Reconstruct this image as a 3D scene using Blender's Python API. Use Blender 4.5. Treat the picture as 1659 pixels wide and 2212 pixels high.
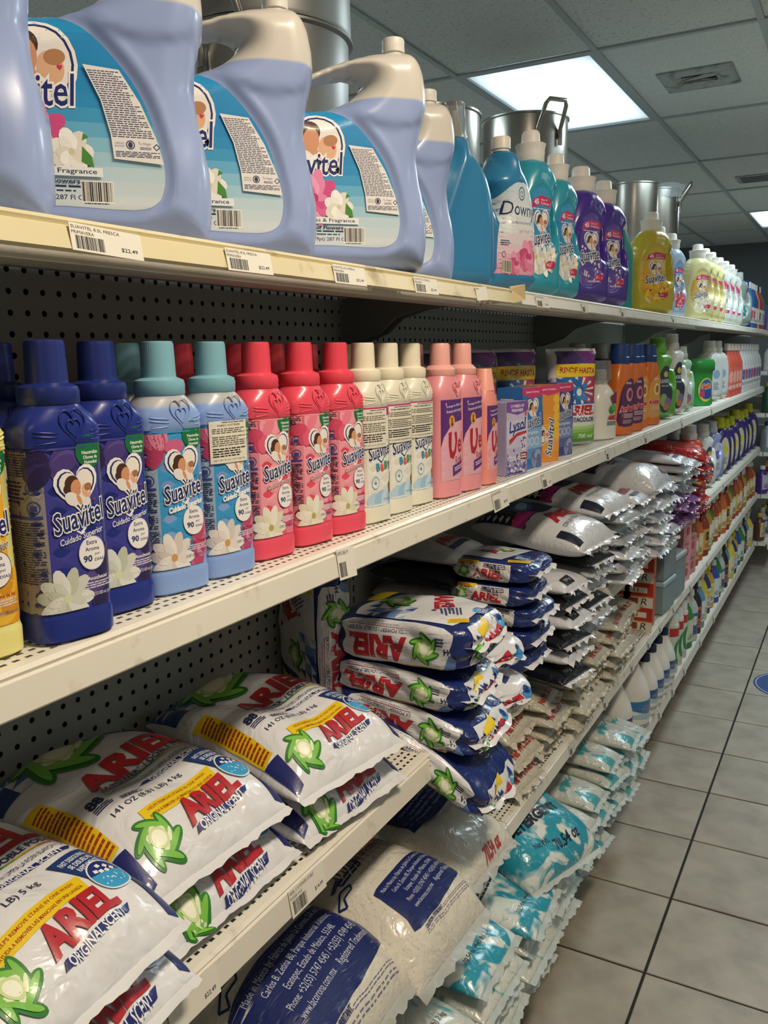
import bpy, bmesh, math, random
import numpy as np
from mathutils import Vector, Matrix
from mathutils.geometry import tessellate_polygon

# ------------------------------------------------------------------ clear
for o in list(bpy.data.objects): bpy.data.objects.remove(o)
SC = bpy.context.scene
COL = SC.collection
PI = math.pi
def rad(a): return a*PI/180.0

# ------------------------------------------------------------------ camera
CAM_H = 1.5066
yaw, pitch, roll = 0.5096, -0.1811, -0.0178
cam = bpy.data.cameras.new('camera'); cam.sensor_fit = 'HORIZONTAL'; cam.sensor_width = 36.0
cam.lens = 1850.62/1659.0*36.0; cam.clip_start = 0.02; cam.clip_end = 60
cam_o = bpy.data.objects.new('camera', cam); COL.objects.link(cam_o)
fw = Vector((-math.sin(yaw)*math.cos(pitch), math.cos(yaw)*math.cos(pitch), math.sin(pitch)))
rt = Vector((math.cos(yaw), math.sin(yaw), 0)); up = rt.cross(fw)
r2 = rt*math.cos(roll)+up*math.sin(roll); u2 = -rt*math.sin(roll)+up*math.cos(roll)
m = Matrix.Identity(4)
for i in range(3): m[i][0] = r2[i]; m[i][1] = u2[i]; m[i][2] = -fw[i]
m.translation = Vector((0, 0, CAM_H))
cam_o.matrix_world = m
SC.camera = cam_o

# ------------------------------------------------------------------ world, light, exposure
SC.view_settings.view_transform = 'Standard'; SC.view_settings.look = 'None'
SC.view_settings.gamma = 1.0; SC.view_settings.use_curve_mapping = False
SC.view_settings.exposure = 0.12
SC.cycles.max_bounces = 8; SC.cycles.diffuse_bounces = 3; SC.cycles.glossy_bounces = 3; SC.cycles.transmission_bounces = 5
world = bpy.data.worlds.new('world'); SC.world = world; world.use_nodes = True
world.node_tree.nodes['Background'].inputs[0].default_value = (0.55, 0.68, 0.78, 1)
world.node_tree.nodes['Background'].inputs[1].default_value = 0.12
def area_light(name, loc, sx, sy, power, color):
    l = bpy.data.lights.new(name, 'AREA'); l.shape = 'RECTANGLE'; l.size = sx; l.size_y = sy
    l.energy = power; l.color = color
    o = bpy.data.objects.new(name, l); o.location = loc; COL.objects.link(o); return o
CEIL = 2.688
WARM = (1.0, 0.85, 0.66); COOL = (0.80, 0.95, 1.0)
area_light('lamp_aisle_near', (0.33, 0.75, CEIL-0.06), 0.20, 0.6, 32, WARM)
area_light('fill_aisle_behind', (0.5, -1.6, CEIL-0.06), 0.6, 1.2, 6, WARM)  # unseen fill light added behind the viewpoint
area_light('lamp_aisle_mid', (-0.12, 4.25, CEIL-0.03), 0.5, 1.1, 24, COOL)
area_light('lamp_aisle_far', (-0.12, 7.9, CEIL-0.06), 0.5, 1.1, 14, COOL)

area_light('fill_next_aisle', (-2.6, 2.2, CEIL-0.06), 0.6, 1.2, 30, COOL)  # added out of view so that bounced light brightens the ceiling
area_light('fill_next_aisle_far', (-2.6, 6.5, CEIL-0.06), 0.6, 1.2, 30, COOL)  # second unseen light, added further down for the same ceiling bounce
area_light('fill_right', (2.2, 4.0, CEIL-0.06), 0.6, 1.2, 11, COOL)  # added fill out of view, bouncing off the right wall and floor

# ------------------------------------------------------------------ materials
def lin(c):
    c /= 255.0
    return c/12.92 if c <= 0.04045 else ((c+0.055)/1.055)**2.4
def hexl(h):
    h = h.lstrip('#'); return tuple(lin(int(h[i:i+2], 16)) for i in (0, 2, 4))+(1.0,)
_mats = {}
def mat(hexc, rough=0.4, kind='plain', **k):
    key = (hexc, rough, kind, tuple(sorted(k.items())))
    if key in _mats: return _mats[key]
    m = bpy.data.materials.new(kind+'_'+hexc.lstrip('#')); m.use_nodes = True
    nt = m.node_tree; N = nt.nodes; L = nt.links
    b = N['Principled BSDF']; c = hexl(hexc)
    b.inputs['Base Color'].default_value = c
    b.inputs['Roughness'].default_value = rough
    if 'metal' in k: b.inputs['Metallic'].default_value = k['metal']
    if 'coat' in k: b.inputs['Coat Weight'].default_value = k['coat']; b.inputs['Coat Roughness'].default_value = 0.12
    if 'trans' in k:
        b.inputs['Transmission Weight'].default_value = k['trans']; b.inputs['IOR'].default_value = k.get('ior', 1.2)
    if 'sss' in k:
        b.inputs['Subsurface Weight'].default_value = k['sss']; b.inputs['Subsurface Radius'].default_value = (.02, .02, .02)
        b.inputs['Subsurface Scale'].default_value = 0.5
    if 'emit' in k:
        b.inputs['Emission Color'].default_value = c; b.inputs['Emission Strength'].default_value = k['emit']
    tc = N.new('ShaderNodeTexCoord')
    # faint procedural tone variation on every material
    last = None
    if kind != 'printed':
        nz = N.new('ShaderNodeTexNoise'); nz.inputs['Scale'].default_value = k.get('nscale', 30.0); nz.inputs['Detail'].default_value = 1
        L.new(tc.outputs['Object'], nz.inputs['Vector'])
        mr = N.new('ShaderNodeMapRange'); mr.inputs[3].default_value = 1-k.get('var', 0.05); mr.inputs[4].default_value = 1+k.get('var', 0.05)
        L.new(nz.outputs['Fac'], mr.inputs[0])
        hs = N.new('ShaderNodeHueSaturation'); hs.inputs['Color'].default_value = c
        L.new(mr.outputs[0], hs.inputs['Value']); L.new(hs.outputs[0], b.inputs['Base Color'])
        last = hs.outputs[0]
    if 'mix' in k:      # (hex2, scale, lo, hi) second colour by noise
        h2, s2, lo, hi = k['mix']
        n2 = N.new('ShaderNodeTexNoise'); n2.inputs['Scale'].default_value = s2; n2.inputs['Detail'].default_value = 3
        n2.inputs['Distortion'].default_value = k.get('dist', 0.0)
        L.new(tc.outputs['Object'], n2.inputs['Vector'])
        cr = N.new('ShaderNodeMapRange'); cr.inputs[1].default_value = lo; cr.inputs[2].default_value = hi
        L.new(n2.outputs['Fac'], cr.inputs[0])
        mx = N.new('ShaderNodeMix'); mx.data_type = 'RGBA'
        L.new(cr.outputs[0], mx.inputs[0]); L.new(last, mx.inputs[6]); mx.inputs[7].default_value = hexl(h2)
        L.new(mx.outputs[2], b.inputs['Base Color']); last = mx.outputs[2]
    if 'level' in k:    # liquid level: (height, hex above)
        zl, h2 = k['level']
        sp = N.new('ShaderNodeSeparateXYZ'); L.new(tc.outputs['Object'], sp.inputs[0])
        ml = N.new('ShaderNodeMapRange'); ml.inputs[1].default_value = zl-0.002; ml.inputs[2].default_value = zl+0.002
        L.new(sp.outputs[2], ml.inputs[0])
        mx = N.new('ShaderNodeMix'); mx.data_type = 'RGBA'
        L.new(ml.outputs[0], mx.inputs[0]); L.new(last, mx.inputs[6]); mx.inputs[7].default_value = hexl(h2)
        L.new(mx.outputs[2], b.inputs['Base Color']); last = mx.outputs[2]
    if 'bump' in k:     # (scale, strength)
        n3 = N.new('ShaderNodeTexNoise'); n3.inputs['Scale'].default_value = k['bump'][0]; n3.inputs['Detail'].default_value = 2
        n3.inputs['Distortion'].default_value = k.get('bdist', 0.0)
        L.new(tc.outputs['Object'], n3.inputs['Vector'])
        bp = N.new('ShaderNodeBump'); bp.inputs['Strength'].default_value = k['bump'][1]; bp.inputs['Distance'].default_value = k.get('bd', 0.004)
        L.new(n3.outputs['Fac'], bp.inputs['Height']); L.new(bp.outputs[0], b.inputs['Normal'])
    _mats[key] = m
    return m
def printed(hexc): return mat(hexc, 0.38, 'printed', var=0.02, coat=0.25)
def plastic(hexc, rough=0.3, **k): return mat(hexc, rough, 'plastic', var=0.02, **k)
def film(hexc, **k):
    k.setdefault('bump', (45.0, 0.35)); k.setdefault('bdist', 1.6); k.setdefault('bd', .006)
    return mat(hexc, 0.27, 'film', var=0.04, coat=0.35, **k)

# ------------------------------------------------------------------ object helpers
def link(name, me, parent=None, loc=(0, 0, 0), rot=(0, 0, 0)):
    o = bpy.data.objects.new(name, me); COL.objects.link(o)
    o.location = loc; o.rotation_euler = rot
    if parent is not None: o.parent = parent
    return o
def tag(o, label, cat, group=None, kind=None):
    o['label'] = label; o['category'] = cat
    if group: o['group'] = group
    if kind: o['kind'] = kind
    return o
def structure(o): o['kind'] = 'structure'; return o
def empty(name, loc=(0, 0, 0), rot=(0, 0, 0)):
    o = bpy.data.objects.new(name, None); o.empty_display_size = 0.05; COL.objects.link(o)
    o.location = loc; o.rotation_euler = rot
    return o
def mesh(name, V, F, m=None, smooth=True, fm=None):
    me = bpy.data.meshes.new(name)
    me.from_pydata([tuple(map(float, v)) for v in V], [], [tuple(map(int, f)) for f in F])
    if m is not None:
        for x in (m if isinstance(m, (list, tuple)) else [m]): me.materials.append(x)
    if fm is not None: me.polygons.foreach_set('material_index', np.asarray(fm, dtype=np.int32))
    if smooth: me.polygons.foreach_set('use_smooth', np.ones(len(me.polygons), dtype=bool))
    me.update(); return me
class MB:
    """collects shapes into one mesh"""
    def __init__(s): s.V = []; s.F = []
    def add(s, V, F):
        n = len(s.V); s.V += [tuple(v) for v in V]; s.F += [tuple(i+n for i in f) for f in F]; return s
    def box(s, x0, x1, y0, y1, z0, z1):
        V = [(x, y, z) for x in (x0, x1) for y in (y0, y1) for z in (z0, z1)]
        return s.add(V, [(0, 1, 3, 2), (4, 6, 7, 5), (0, 4, 5, 1), (2, 3, 7, 6), (0, 2, 6, 4), (1, 5, 7, 3)])
    def lathe(s, prof, n=24, cx=0, cy=0, z0=0, cap=True):
        V = []; F = []
        for r, z in prof:
            for i in range(n): a = 2*PI*i/n; V.append((cx+r*math.cos(a), cy+r*math.sin(a), z0+z))
        for k in range(len(prof)-1):
            for i in range(n): j = (i+1) % n; F.append((k*n+i, k*n+j, (k+1)*n+j, (k+1)*n+i))
        if cap: F.append(tuple(range(n))[::-1]); F.append(tuple((len(prof)-1)*n+i for i in range(n)))
        return s.add(V, F)
    def loft(s, rings, cap=True, closed=True):
        n = len(rings[0]); V = [p for r in rings for p in r]; F = []
        for k in range(len(rings)-1):
            for i in range(n if closed else n-1): j = (i+1) % n; F.append((k*n+i, k*n+j, (k+1)*n+j, (k+1)*n+i))
        if cap: F.append(tuple(range(n))[::-1]); F.append(tuple((len(rings)-1)*n+i for i in range(n)))
        return s.add(V, F)
    def tube(s, pts, r, n=10, close=False):
        P = [Vector(p) for p in pts]; rings = []
        rr = r if isinstance(r, (list, tuple)) else [r]*len(P)
        prev = None
        for i, p in enumerate(P):
            t = (P[(i+1) % len(P)]-P[i-1]) if close else (P[min(i+1, len(P)-1)]-P[max(i-1, 0)])
            t.normalize()
            if prev is None:
                a = Vector((0, 0, 1)) if abs(t.z) < 0.9 else Vector((1, 0, 0)); nx = t.cross(a).normalized()
            else: nx = (prev-t*prev.dot(t)).normalized()
            prev = nx; ny = t.cross(nx)
            rings.append([tuple(p+nx*rr[i]*math.cos(2*PI*k/n)+ny*rr[i]*math.sin(2*PI*k/n)) for k in range(n)])
        if close: rings.append(rings[0])
        return s.loft(rings, cap=not close)
    def prism(s, pts, axis, a0, a1):
        """extrude closed 2D polygon; axis 'x','y','z'; pts are the other two coordinates in order"""
        def mk(p, a):
            return {'x': (a, p[0], p[1]), 'y': (p[0], a, p[1]), 'z': (p[0], p[1], a)}[axis]
        n = len(pts); V = [mk(p, a0) for p in pts]+[mk(p, a1) for p in pts]
        F = [(i, (i+1) % n, n+(i+1) % n, n+i) for i in range(n)]
        tr = tessellate_polygon([[Vector((p[0], p[1], 0)) for p in pts]])
        F += [tuple(t) for t in tr]+[tuple(n+i for i in reversed(t)) for t in tr]
        return s.add(V, F)
    def build(s, name, m, parent=None, loc=(0, 0, 0), rot=(0, 0, 0), smooth=False):
        return link(name, s.me(name, m, smooth), parent, loc, rot)
    def me(s, name, m, smooth=False):
        me = mesh(name, s.V, s.F, m, smooth)
        if smooth == 'auto': 
            me.polygons.foreach_set('use_smooth', np.ones(len(me.polygons), dtype=bool)); sharp(me)
        return me
def sharp(me, ang=40):
    bm = bmesh.new(); bm.from_mesh(me); bmesh.ops.recalc_face_normals(bm, faces=bm.faces)
    for e in bm.edges:
        if len(e.link_faces) == 2 and e.calc_face_angle(0) > rad(ang): e.smooth = False
    bm.to_mesh(me); bm.free()
def copy_tree(o, loc=None, rot=None, parent=None):
    c = o.copy(); COL.objects.link(c); c.parent = parent
    if loc is not None: c.location = loc
    if rot is not None: c.rotation_euler = rot
    for ch in o.children: copy_tree(ch, parent=c)
    return c
def sup(n, a, b, e=4.0):
    """superellipse ring, half width a along y, half depth b along x -> (x,y) pairs starting at the front centre"""
    out = []
    for i in range(n):
        t = 2*PI*i/n; c = math.cos(t); s_ = math.sin(t)
        out.append((b*math.copysign(abs(c)**(2/e), c), a*math.copysign(abs(s_)**(2/e), s_)))
    return out

# ------------------------------------------------------------------ printed labels as thin meshes laid on a surface
_txt = {}
TMP = bpy.data.scenes.new('lettering_scratch')
def text_tris(s, bold=0.0, shear=0.0):
    key = (s, bold, shear)
    if key in _txt: return _txt[key]
    cu = bpy.data.curves.new('t', 'FONT'); cu.body = s; cu.resolution_u = 2; cu.offset = bold; cu.shear = shear; cu.fill_mode = 'FRONT'
    o = bpy.data.objects.new('t', cu); TMP.collection.objects.link(o)
    TMP.view_layers[0].update(); dg = TMP.view_layers[0].depsgraph; ev = o.evaluated_get(dg); me = ev.to_mesh()
    me.calc_loop_triangles()
    V = np.empty(len(me.vertices)*3); me.vertices.foreach_get('co', V); V = V.reshape(-1, 3)[:, :2]
    T = np.empty(len(me.loop_triangles)*3, dtype=np.int32); me.loop_triangles.foreach_get('vertices', T)
    tr = V[T.reshape(-1, 3)] if len(T) else np.zeros((0, 3, 2))
    ev.to_mesh_clear(); bpy.data.objects.remove(o); bpy.data.curves.remove(cu)
    _txt[key] = tr; return tr
class Lab:
    def __init__(s): s.e = []; s.clip = None
    def tris(s, T, col, dl=0):
        if len(T): s.e.append((np.asarray(T, float), col))
        return s
    def poly(s, pts, col):
        if s.clip:
            pts = clip_v(pts, *s.clip)
            if len(pts) < 3: return s
        tr = tessellate_polygon([[Vector((p[0], p[1], 0)) for p in pts]])
        P = np.array(pts, float); return s.tris(P[np.array(tr)], col)
    def rect(s, u0, u1, v0, v1, col, rot=0):
        return s.poly(rotp([(u0, v0), (u1, v0), (u1, v1), (u0, v1)], rot), col)
    def ell(s, u, v, a, b, col, rot=0, n=20):
        c, sn = math.cos(rad(rot)), math.sin(rad(rot)); P = []
        for i in range(n):
            x, y = a*math.cos(2*PI*i/n), b*math.sin(2*PI*i/n); P.append((u+x*c-y*sn, v+x*sn+y*c))
        return s.poly(P, col)
    def ring(s, u, v, a, b, w, col, n=24, a0=0, a1=360):
        P = []; T = []
        for i in range(n+1):
            t = rad(a0+(a1-a0)*i/n); c, sn = math.cos(t), math.sin(t)
            P.append(((u+a*c, v+b*sn), (u+(a-w)*c, v+(b-w)*sn)))
        for i in range(n): T += [(P[i][0], P[i+1][0], P[i+1][1]), (P[i][0], P[i+1][1], P[i][1])]
        return s.tris(T, col)
    def stroke(s, pts, w, col):
        T = []
        for (a, b) in zip(pts[:-1], pts[1:]):
            d = math.hypot(b[0]-a[0], b[1]-a[1]) or 1; nx, ny = -(b[1]-a[1])/d*w/2, (b[0]-a[0])/d*w/2
            q = [(a[0]+nx, a[1]+ny), (a[0]-nx, a[1]-ny), (b[0]-nx, b[1]-ny), (b[0]+nx, b[1]+ny)]
            T += [(q[0], q[1], q[2]), (q[0], q[2], q[3])]
        return s.tris(T, col)
    def text(s, t, u, v, w, h, col, rot=0, bold=0.0, shear=0.0, outline=None, ow=0.06, arc=0.0):
        """text centred at (u,v) stretched to w x h; outline = colour behind"""
        base = text_tris(t, bold, shear)
        if not len(base): return s
        lo = base.reshape(-1, 2).min(0); hi = base.reshape(-1, 2).max(0); ce = (lo+hi)/2; sz = hi-lo
        sc = np.array([w/sz[0], h/sz[1]])
        for b, c in (((bold+ow), outline), (bold, col)):
            if c is None: continue
            T = (text_tris(t, b, shear)-ce)*sc
            if arc: T = T+np.stack([0*T[..., 0], arc*(T[..., 0]/(w/2))**2*h], -1)
            cr, sr = math.cos(rad(rot)), math.sin(rad(rot))
            T = np.stack([T[..., 0]*cr-T[..., 1]*sr+u, T[..., 0]*sr+T[..., 1]*cr+v], -1)
            s.tris(T, c)
        return s
    def bars(s, u0, u1, v0, v1, n, col, seed=1, rot=0, fillf=0.55, words=5):
        """unreadably small print: rows of short dashes"""
        r = random.Random(seed); T = []; hh = (v1-v0)/n
        for i in range(n):
            y = v1-(i+.5)*hh; x = u0; end = u1-(u1-u0)*(r.random()*.25 if r.random() < .5 else 0)
            while x < end:
                w = (u1-u0)/words*(0.4+r.random()*.9); x2 = min(end, x+w)
                q = rotp([(x, y-hh*fillf/2), (x2, y-hh*fillf/2), (x2, y+hh*fillf/2), (x, y+hh*fillf/2)], rot, ((u0+u1)/2, (v0+v1)/2))
                T += [(q[0], q[1], q[2]), (q[0], q[2], q[3])]; x = x2+(u1-u0)*.025
        return s.tris(T, col)
    def barcode(s, u0, u1, v0, v1, col='#15151c', seed=3, bg=None):
        if bg: s.rect(u0-.001, u1+.001, v0-.0015, v1+.001, bg)
        r = random.Random(seed); x = u0; T = []
        while x < u1-1e-5:
            w = (u1-u0)/40*r.choice((.6, .6, 1.2, 1.8)); x2 = min(u1, x+w)
            T += [((x, v0), (x2, v0), (x2, v1)), ((x, v0), (x2, v1), (x, v1))]; x = x2+(u1-u0)/40*r.choice((.6, .6, 1.2))
        return s.tris(T, col)
    def flower(s, u, v, r, cols, n=6, wide=.5, seed=0, centre=None, rings=(1.0, .66)):
        rr = random.Random(seed)
        for k, f in enumerate(rings):
            for i in range(n):
                a = 360/n*(i+.5*k)+rr.uniform(-8, 8); L_ = r*f
                s.ell(u+math.cos(rad(a))*L_*.55, v+math.sin(rad(a))*L_*.55, L_*.5, L_*wide*.5, cols[(i+k) % len(cols)], a, 12)
        if centre: s.ell(u, v, r*.16, r*.16, centre, 0, 10)
        return s
    def heart(s, u, v, w, h, col, rot=0):
        return s.poly(heart_pts(u, v, w, h, rot), col)
    def heart_ring(s, u, v, w, h, t, col, rot=0):
        A = heart_pts(u, v, w, h, rot); B = heart_pts(u, v+t*.15, w-2*t, h-2*t, rot); T = []; n = len(A)
        for i in range(n):
            j = (i+1) % n; T += [(A[i], A[j], B[j]), (A[i], B[j], B[i])]
        return s.tris(T, col)
    def build(s, name, surf, parent, eps=0.0003, step=0.00006, sub=0.0045, me_only=False):
        cols = []; AT = []; AI = []; AL = []; boxes = []
        for T, c in s.e:
            f = T.reshape(-1, 2); lo, hi = f.min(0), f.max(0); k = 0; dk = .3 if (hi-lo).max() < .02 else 1.0     # a piece lies one layer above whatever it covers
            for (l2, h2, k2) in boxes:
                if k2+dk > k and (lo < h2).all() and (l2 < hi).all(): k = k2+dk
            boxes.append((lo, hi, k))
            T = subdivide(T, sub)
            if c not in cols: cols.append(c)
            AT.append(T); AI.append(np.full(len(T), cols.index(c))); AL.append(np.full((len(T), 3), k))
        T = np.concatenate(AT); I = np.concatenate(AI); Ly = np.concatenate(AL).reshape(-1)
        uv = T.reshape(-1, 2); d = 8e-4
        P = surf(uv[:, 0], uv[:, 1]); Pu = surf(uv[:, 0]+d, uv[:, 1]); Pv = surf(uv[:, 0], uv[:, 1]+d)
        n = np.cross(Pu-P, Pv-P); n /= (np.linalg.norm(n, axis=1, keepdims=True)+1e-12)
        P = P+n*(eps+step*Ly)[:, None]
        F = np.arange(len(P)).reshape(-1, 3)
        me = mesh(name, P, F, [printed(c) for c in cols], True, I)
        if me_only: return me
        return link(name, me, parent)
def rotp(pts, rot, c=None):
    if not rot: return pts
    if c is None: c = (sum(p[0] for p in pts)/len(pts), sum(p[1] for p in pts)/len(pts))
    cr, sr = math.cos(rad(rot)), math.sin(rad(rot))
    return [(c[0]+(p[0]-c[0])*cr-(p[1]-c[1])*sr, c[1]+(p[0]-c[0])*sr+(p[1]-c[1])*cr) for p in pts]
def heart_pts(u, v, w, h, rot=0, n=28):
    P = []
    for i in range(n):
        t = 2*PI*i/n; x = 16*math.sin(t)**3/16; y = (13*math.cos(t)-5*math.cos(2*t)-2*math.cos(3*t)-math.cos(4*t)+2.5)/14.5
        P.append((u+x*w/2, v+y*h/2))
    return rotp(P, rot, (u, v))
def subdivide(T, L):
    for it in range(7):
        e = np.stack([np.linalg.norm(T[:, 1]-T[:, 0], axis=1), np.linalg.norm(T[:, 2]-T[:, 1], axis=1), np.linalg.norm(T[:, 0]-T[:, 2], axis=1)], 1)
        k = e.argmax(1); big = e.max(1) > L
        if not big.any(): break
        B = T[big]; kb = k[big]; r = np.arange(len(B))
        a, b, c = B[r, kb], B[r, (kb+1) % 3], B[r, (kb+2) % 3]; mdp = (a+b)/2
        T = np.concatenate([T[~big], np.stack([a, mdp, c], 1), np.stack([mdp, b, c], 1)])
    return T
# ================================================================== the setting
XB, XF = -0.942, -0.58            # back panel plane and shelf front
GRID_X, GRID_Y = -1.036, 3.651    # ceiling grid origin
M_TILE = mat('#b3aa9b', 0.42, 'ceramic', mix=('#968d7f', 9.0, 0.35, 0.72), var=0.08, nscale=4.0)
M_GROUT = mat('#1d1b1a', 0.8, 'grout')
M_CEIL = mat('#dde2e2', 0.95, 'mineral_fibre', bump=(160.0, 0.6), bd=0.004, mix=('#a4acae', 120.0, 0.60, 0.68))
M_BAR = mat('#b4bdc0', 0.5, 'painted_steel')
M_WALL = mat('#cfd0ca', 0.8, 'painted_wall')
M_SHELF = mat('#e4e0d4', 0.38, 'enamel', mix=('#cfc8b6', 7.0, 0.55, 0.8), var=0.04)
M_RAIL = mat('#e2ddd0', 0.35, 'enamel_rail', mix=('#b8ac94', 26.0, 0.60, 0.78), var=0.05, nscale=9.0)
M_PEG = mat('#aeb4b2', 0.55, 'pegboard_paint', var=0.05, nscale=6.0)
M_DARK = mat('#101012', 0.8, 'dark_gap')

# floor slab with loose tiles
f = structure(MB().box(-4.0, 3.2, -3.0, 11.0, -0.05, -0.004).build('floor', M_GROUT))
TS = 0.33; FX, FY = -0.3695, 1.9357
tm = MB(); g = 0.0035; h = TS/2-g
tm.loft([[(x*h, y*h, z) for x, y in ((-1, -1), (1, -1), (1, 1), (-1, 1))] for z in (-0.008, -0.001)]+[[(x*(h-.0015), y*(h-.0015), 0) for x, y in ((-1, -1), (1, -1), (1, 1), (-1, 1))]])
tile_me = tm.me('tile', M_TILE)
rr = random.Random(5)
for i in range(-1, 7):
    for j in range(-5, 27):
        if i > 4 and (j < 0 or j > 20): continue
        link('tile', tile_me, f, (FX+TS*(i+.5), FY+TS*(j+.5), rr.uniform(-.0006, .0003)), (0, 0, rr.choice((0, PI/2, PI, -PI/2))))
rest = MB(); rest.box(FX+7*TS+g, 3.1, -2.9, 10.9, -0.008, 0); rest.box(-3.9, -0.75, -2.9, 10.9, -.008, 0)
rest.box(FX-TS+g, FX+7*TS-g, FY+27*TS+g, 10.9, -.008, 0); rest.box(FX-TS+g, FX+7*TS-g, -2.9, FY-5*TS-g, -.008, 0)
rest.build('tile_field', M_TILE, f)['kind'] = 'stuff'

# ceiling: slab, hanging grid and lay-in panels
c = structure(MB().box(-4.0, 3.2, -3.0, 11.0, CEIL+0.05, CEIL+0.1).build('ceiling', M_WALL))
TW, TL = 0.61, 1.2
pan = MB().box(-TW/2+.01, TW/2-.01, -TL/2+.01, TL/2-.01, 0.004, 0.02).me('ceiling_tile', M_CEIL)
VIS_LIGHTS = {(-1, 0): 26.0, (1, 0): 9.0, (0, 4): 7.0}
for i in range(-4, 7):
    for j in range(-5, 6):
        if (i, j) in VIS_LIGHTS or (i, j) == (0, 0): continue
        link('ceiling_tile', pan, c, (GRID_X+TW*(i+.5), GRID_Y+TL*(j+.5), CEIL), (rad(rr.uniform(-.15, .15)), rad(rr.uniform(-.2, .2)), 0))
gb = MB()
for i in range(-4, 8): gb.box(GRID_X+TW*i-.012, GRID_X+TW*i+.012, -2.9, 10.9, CEIL-.004, CEIL+.004)
for j in range(-5, 7): gb.box(-3.9, 3.1, GRID_Y+TL*j-.012, GRID_Y+TL*j+.012, CEIL-.0045, CEIL+.0035)
gb.build('grid_bars', M_BAR, c)
# tile that carries the air vent: four strips round the opening
vx0, vx1, vy0, vy1 = -0.865, -0.615, 4.13, 4.38
vt = MB(); tx0, tx1, ty0, ty1 = GRID_X+.01, GRID_X+TW-.01, GRID_Y+.01, GRID_Y+TL-.01
for a in ((tx0, vx0, ty0, ty1), (vx1, tx1, ty0, ty1), (vx0, vx1, ty0, vy0), (vx0, vx1, vy1, ty1)): vt.box(a[0], a[1], a[2], a[3], CEIL+.004, CEIL+.02)
vt.build('ceiling_tile', M_CEIL, c)
ve = tag(empty('air_vent', ((vx0+vx1)/2, (vy0+vy1)/2, CEIL)), 'square dusty white ceiling air vent with a broken dark opening', 'vent')
M_VENT = mat('#a9b0b0', 0.6, 'vent_paint', mix=('#5f6465', 14.0, .5, .7))
fr = MB(); w = .155; wi = .07
ring4 = lambda a, z: [(-a, -a, z), (a, -a, z), (a, a, z), (-a, a, z)]
fr.loft([ring4(w, .003), ring4(w, -.004), ring4(w-.012, -.008), ring4(wi+.03, -.012), ring4(wi, .004), ring4(wi, .02)], cap=False)
fr.build('vent_frame', M_VENT, ve)
MB().box(-wi-.02, wi+.02, -wi-.02, wi+.02, .03, .034).build('duct', M_DARK, ve)
for k, (yy, an) in enumerate(((-.045, 25), (-.015, -18), (.02, 35), (.05, 12))):
    b = MB().box(-wi, wi, -.012, .012, -.0012, .0012).build('vane', M_VENT, ve, (0, yy, -.002+.004*k), (rad(an), rad(6*k-8), rad(5*(k-1))))
# light panels
def light_panel(name, i, j, strength, label):
    cx_, cy_ = GRID_X+TW*(i+.5), GRID_Y+TL*(j+.5)
    r = tag(empty(name, (cx_, cy_, CEIL)), label, 'ceiling light', None)
    a, b2 = TW/2-.012, TL/2-.012
    fm = MB()
    R = lambda x, y, z: [(-x, -y, z), (x, -y, z), (x, y, z), (-x, y, z)]
    fm.loft([R(a, b2, .01), R(a, b2, -.004), R(a-.022, b2-.022, -.004), R(a-.022, b2-.022, .012)], cap=False)
    fm.build('frame', M_BAR, r)
    dm = bpy.data.materials.get('light_diffuser_%d' % int(strength*10)) or bpy.data.materials.new('light_diffuser_%d' % int(strength*10))
    dm.use_nodes = True; nt = dm.node_tree; bs = nt.nodes['Principled BSDF']
    bs.inputs['Base Color'].default_value = (.8, .85, .9, 1); bs.inputs['Emission Color'].default_value = (.72, .92, 1.0, 1)
    tc = nt.nodes.new('ShaderNodeTexCoord'); mp = nt.nodes.new('ShaderNodeSeparateXYZ'); nt.links.new(tc.outputs['Object'], mp.inputs[0])
    # the tubes behind the lens: two soft bars along the length, fading to the ends
    def node(op, a_, b_=None):
        n = nt.nodes.new('ShaderNodeMath'); n.operation = op
        for q, val in enumerate((a_, b_)):
            if val is None: continue
            if isinstance(val, (int, float)): n.inputs[q].default_value = val
            else: nt.links.new(val, n.inputs[q])
        return n.outputs[0]
    ex = node('POWER', node('MULTIPLY', node('ABSOLUTE', mp.outputs[0]), 1/(a-.02)), 3.0)
    ey = node('POWER', node('MULTIPLY', node('ABSOLUTE', mp.outputs[1]), 1/(b2-.02)), 5.0)
    nz = nt.nodes.new('ShaderNodeTexNoise'); nz.inputs['Scale'].default_value = 9; nt.links.new(tc.outputs['Object'], nz.inputs['Vector'])
    fac = node('MULTIPLY', node('MULTIPLY', node('SUBTRACT', 1.04, ex), node('SUBTRACT', 1.06, ey)), node('ADD', .55, node('MULTIPLY', nz.outputs['Fac'], .9)))
    st = node('ADD', node('MULTIPLY', fac, strength), 0.42)
    nt.links.new(st, bs.inputs['Emission Strength'])
    MB().box(-(a-.02), a-.02, -(b2-.02), b2-.02, .006, .010).build('diffuser', dm, r)
    return r
light_panel('ceiling_light', -1, 0, 1.9, 'large lit ceiling panel above the steel stock pots')
light_panel('ceiling_light', 1, 0, 1.9, 'lit ceiling panel cut off at the top right, beside the air vent')
light_panel('ceiling_light', 0, 4, 4.0, 'small distant lit ceiling panel above the far end of the aisle')
gv = tag(empty('air_grille', (-0.75, 6.85, CEIL)), 'small distant slotted ceiling grille', 'vent')
MB().box(-.15, .15, -.13, .13, -.006, .003).build('plate', M_VENT, gv)
for k in range(4): MB().box(-.12, .12, -.1+.06*k, -.08+.06*k, -.008, -.0055).build('slot', M_DARK, gv)
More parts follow.
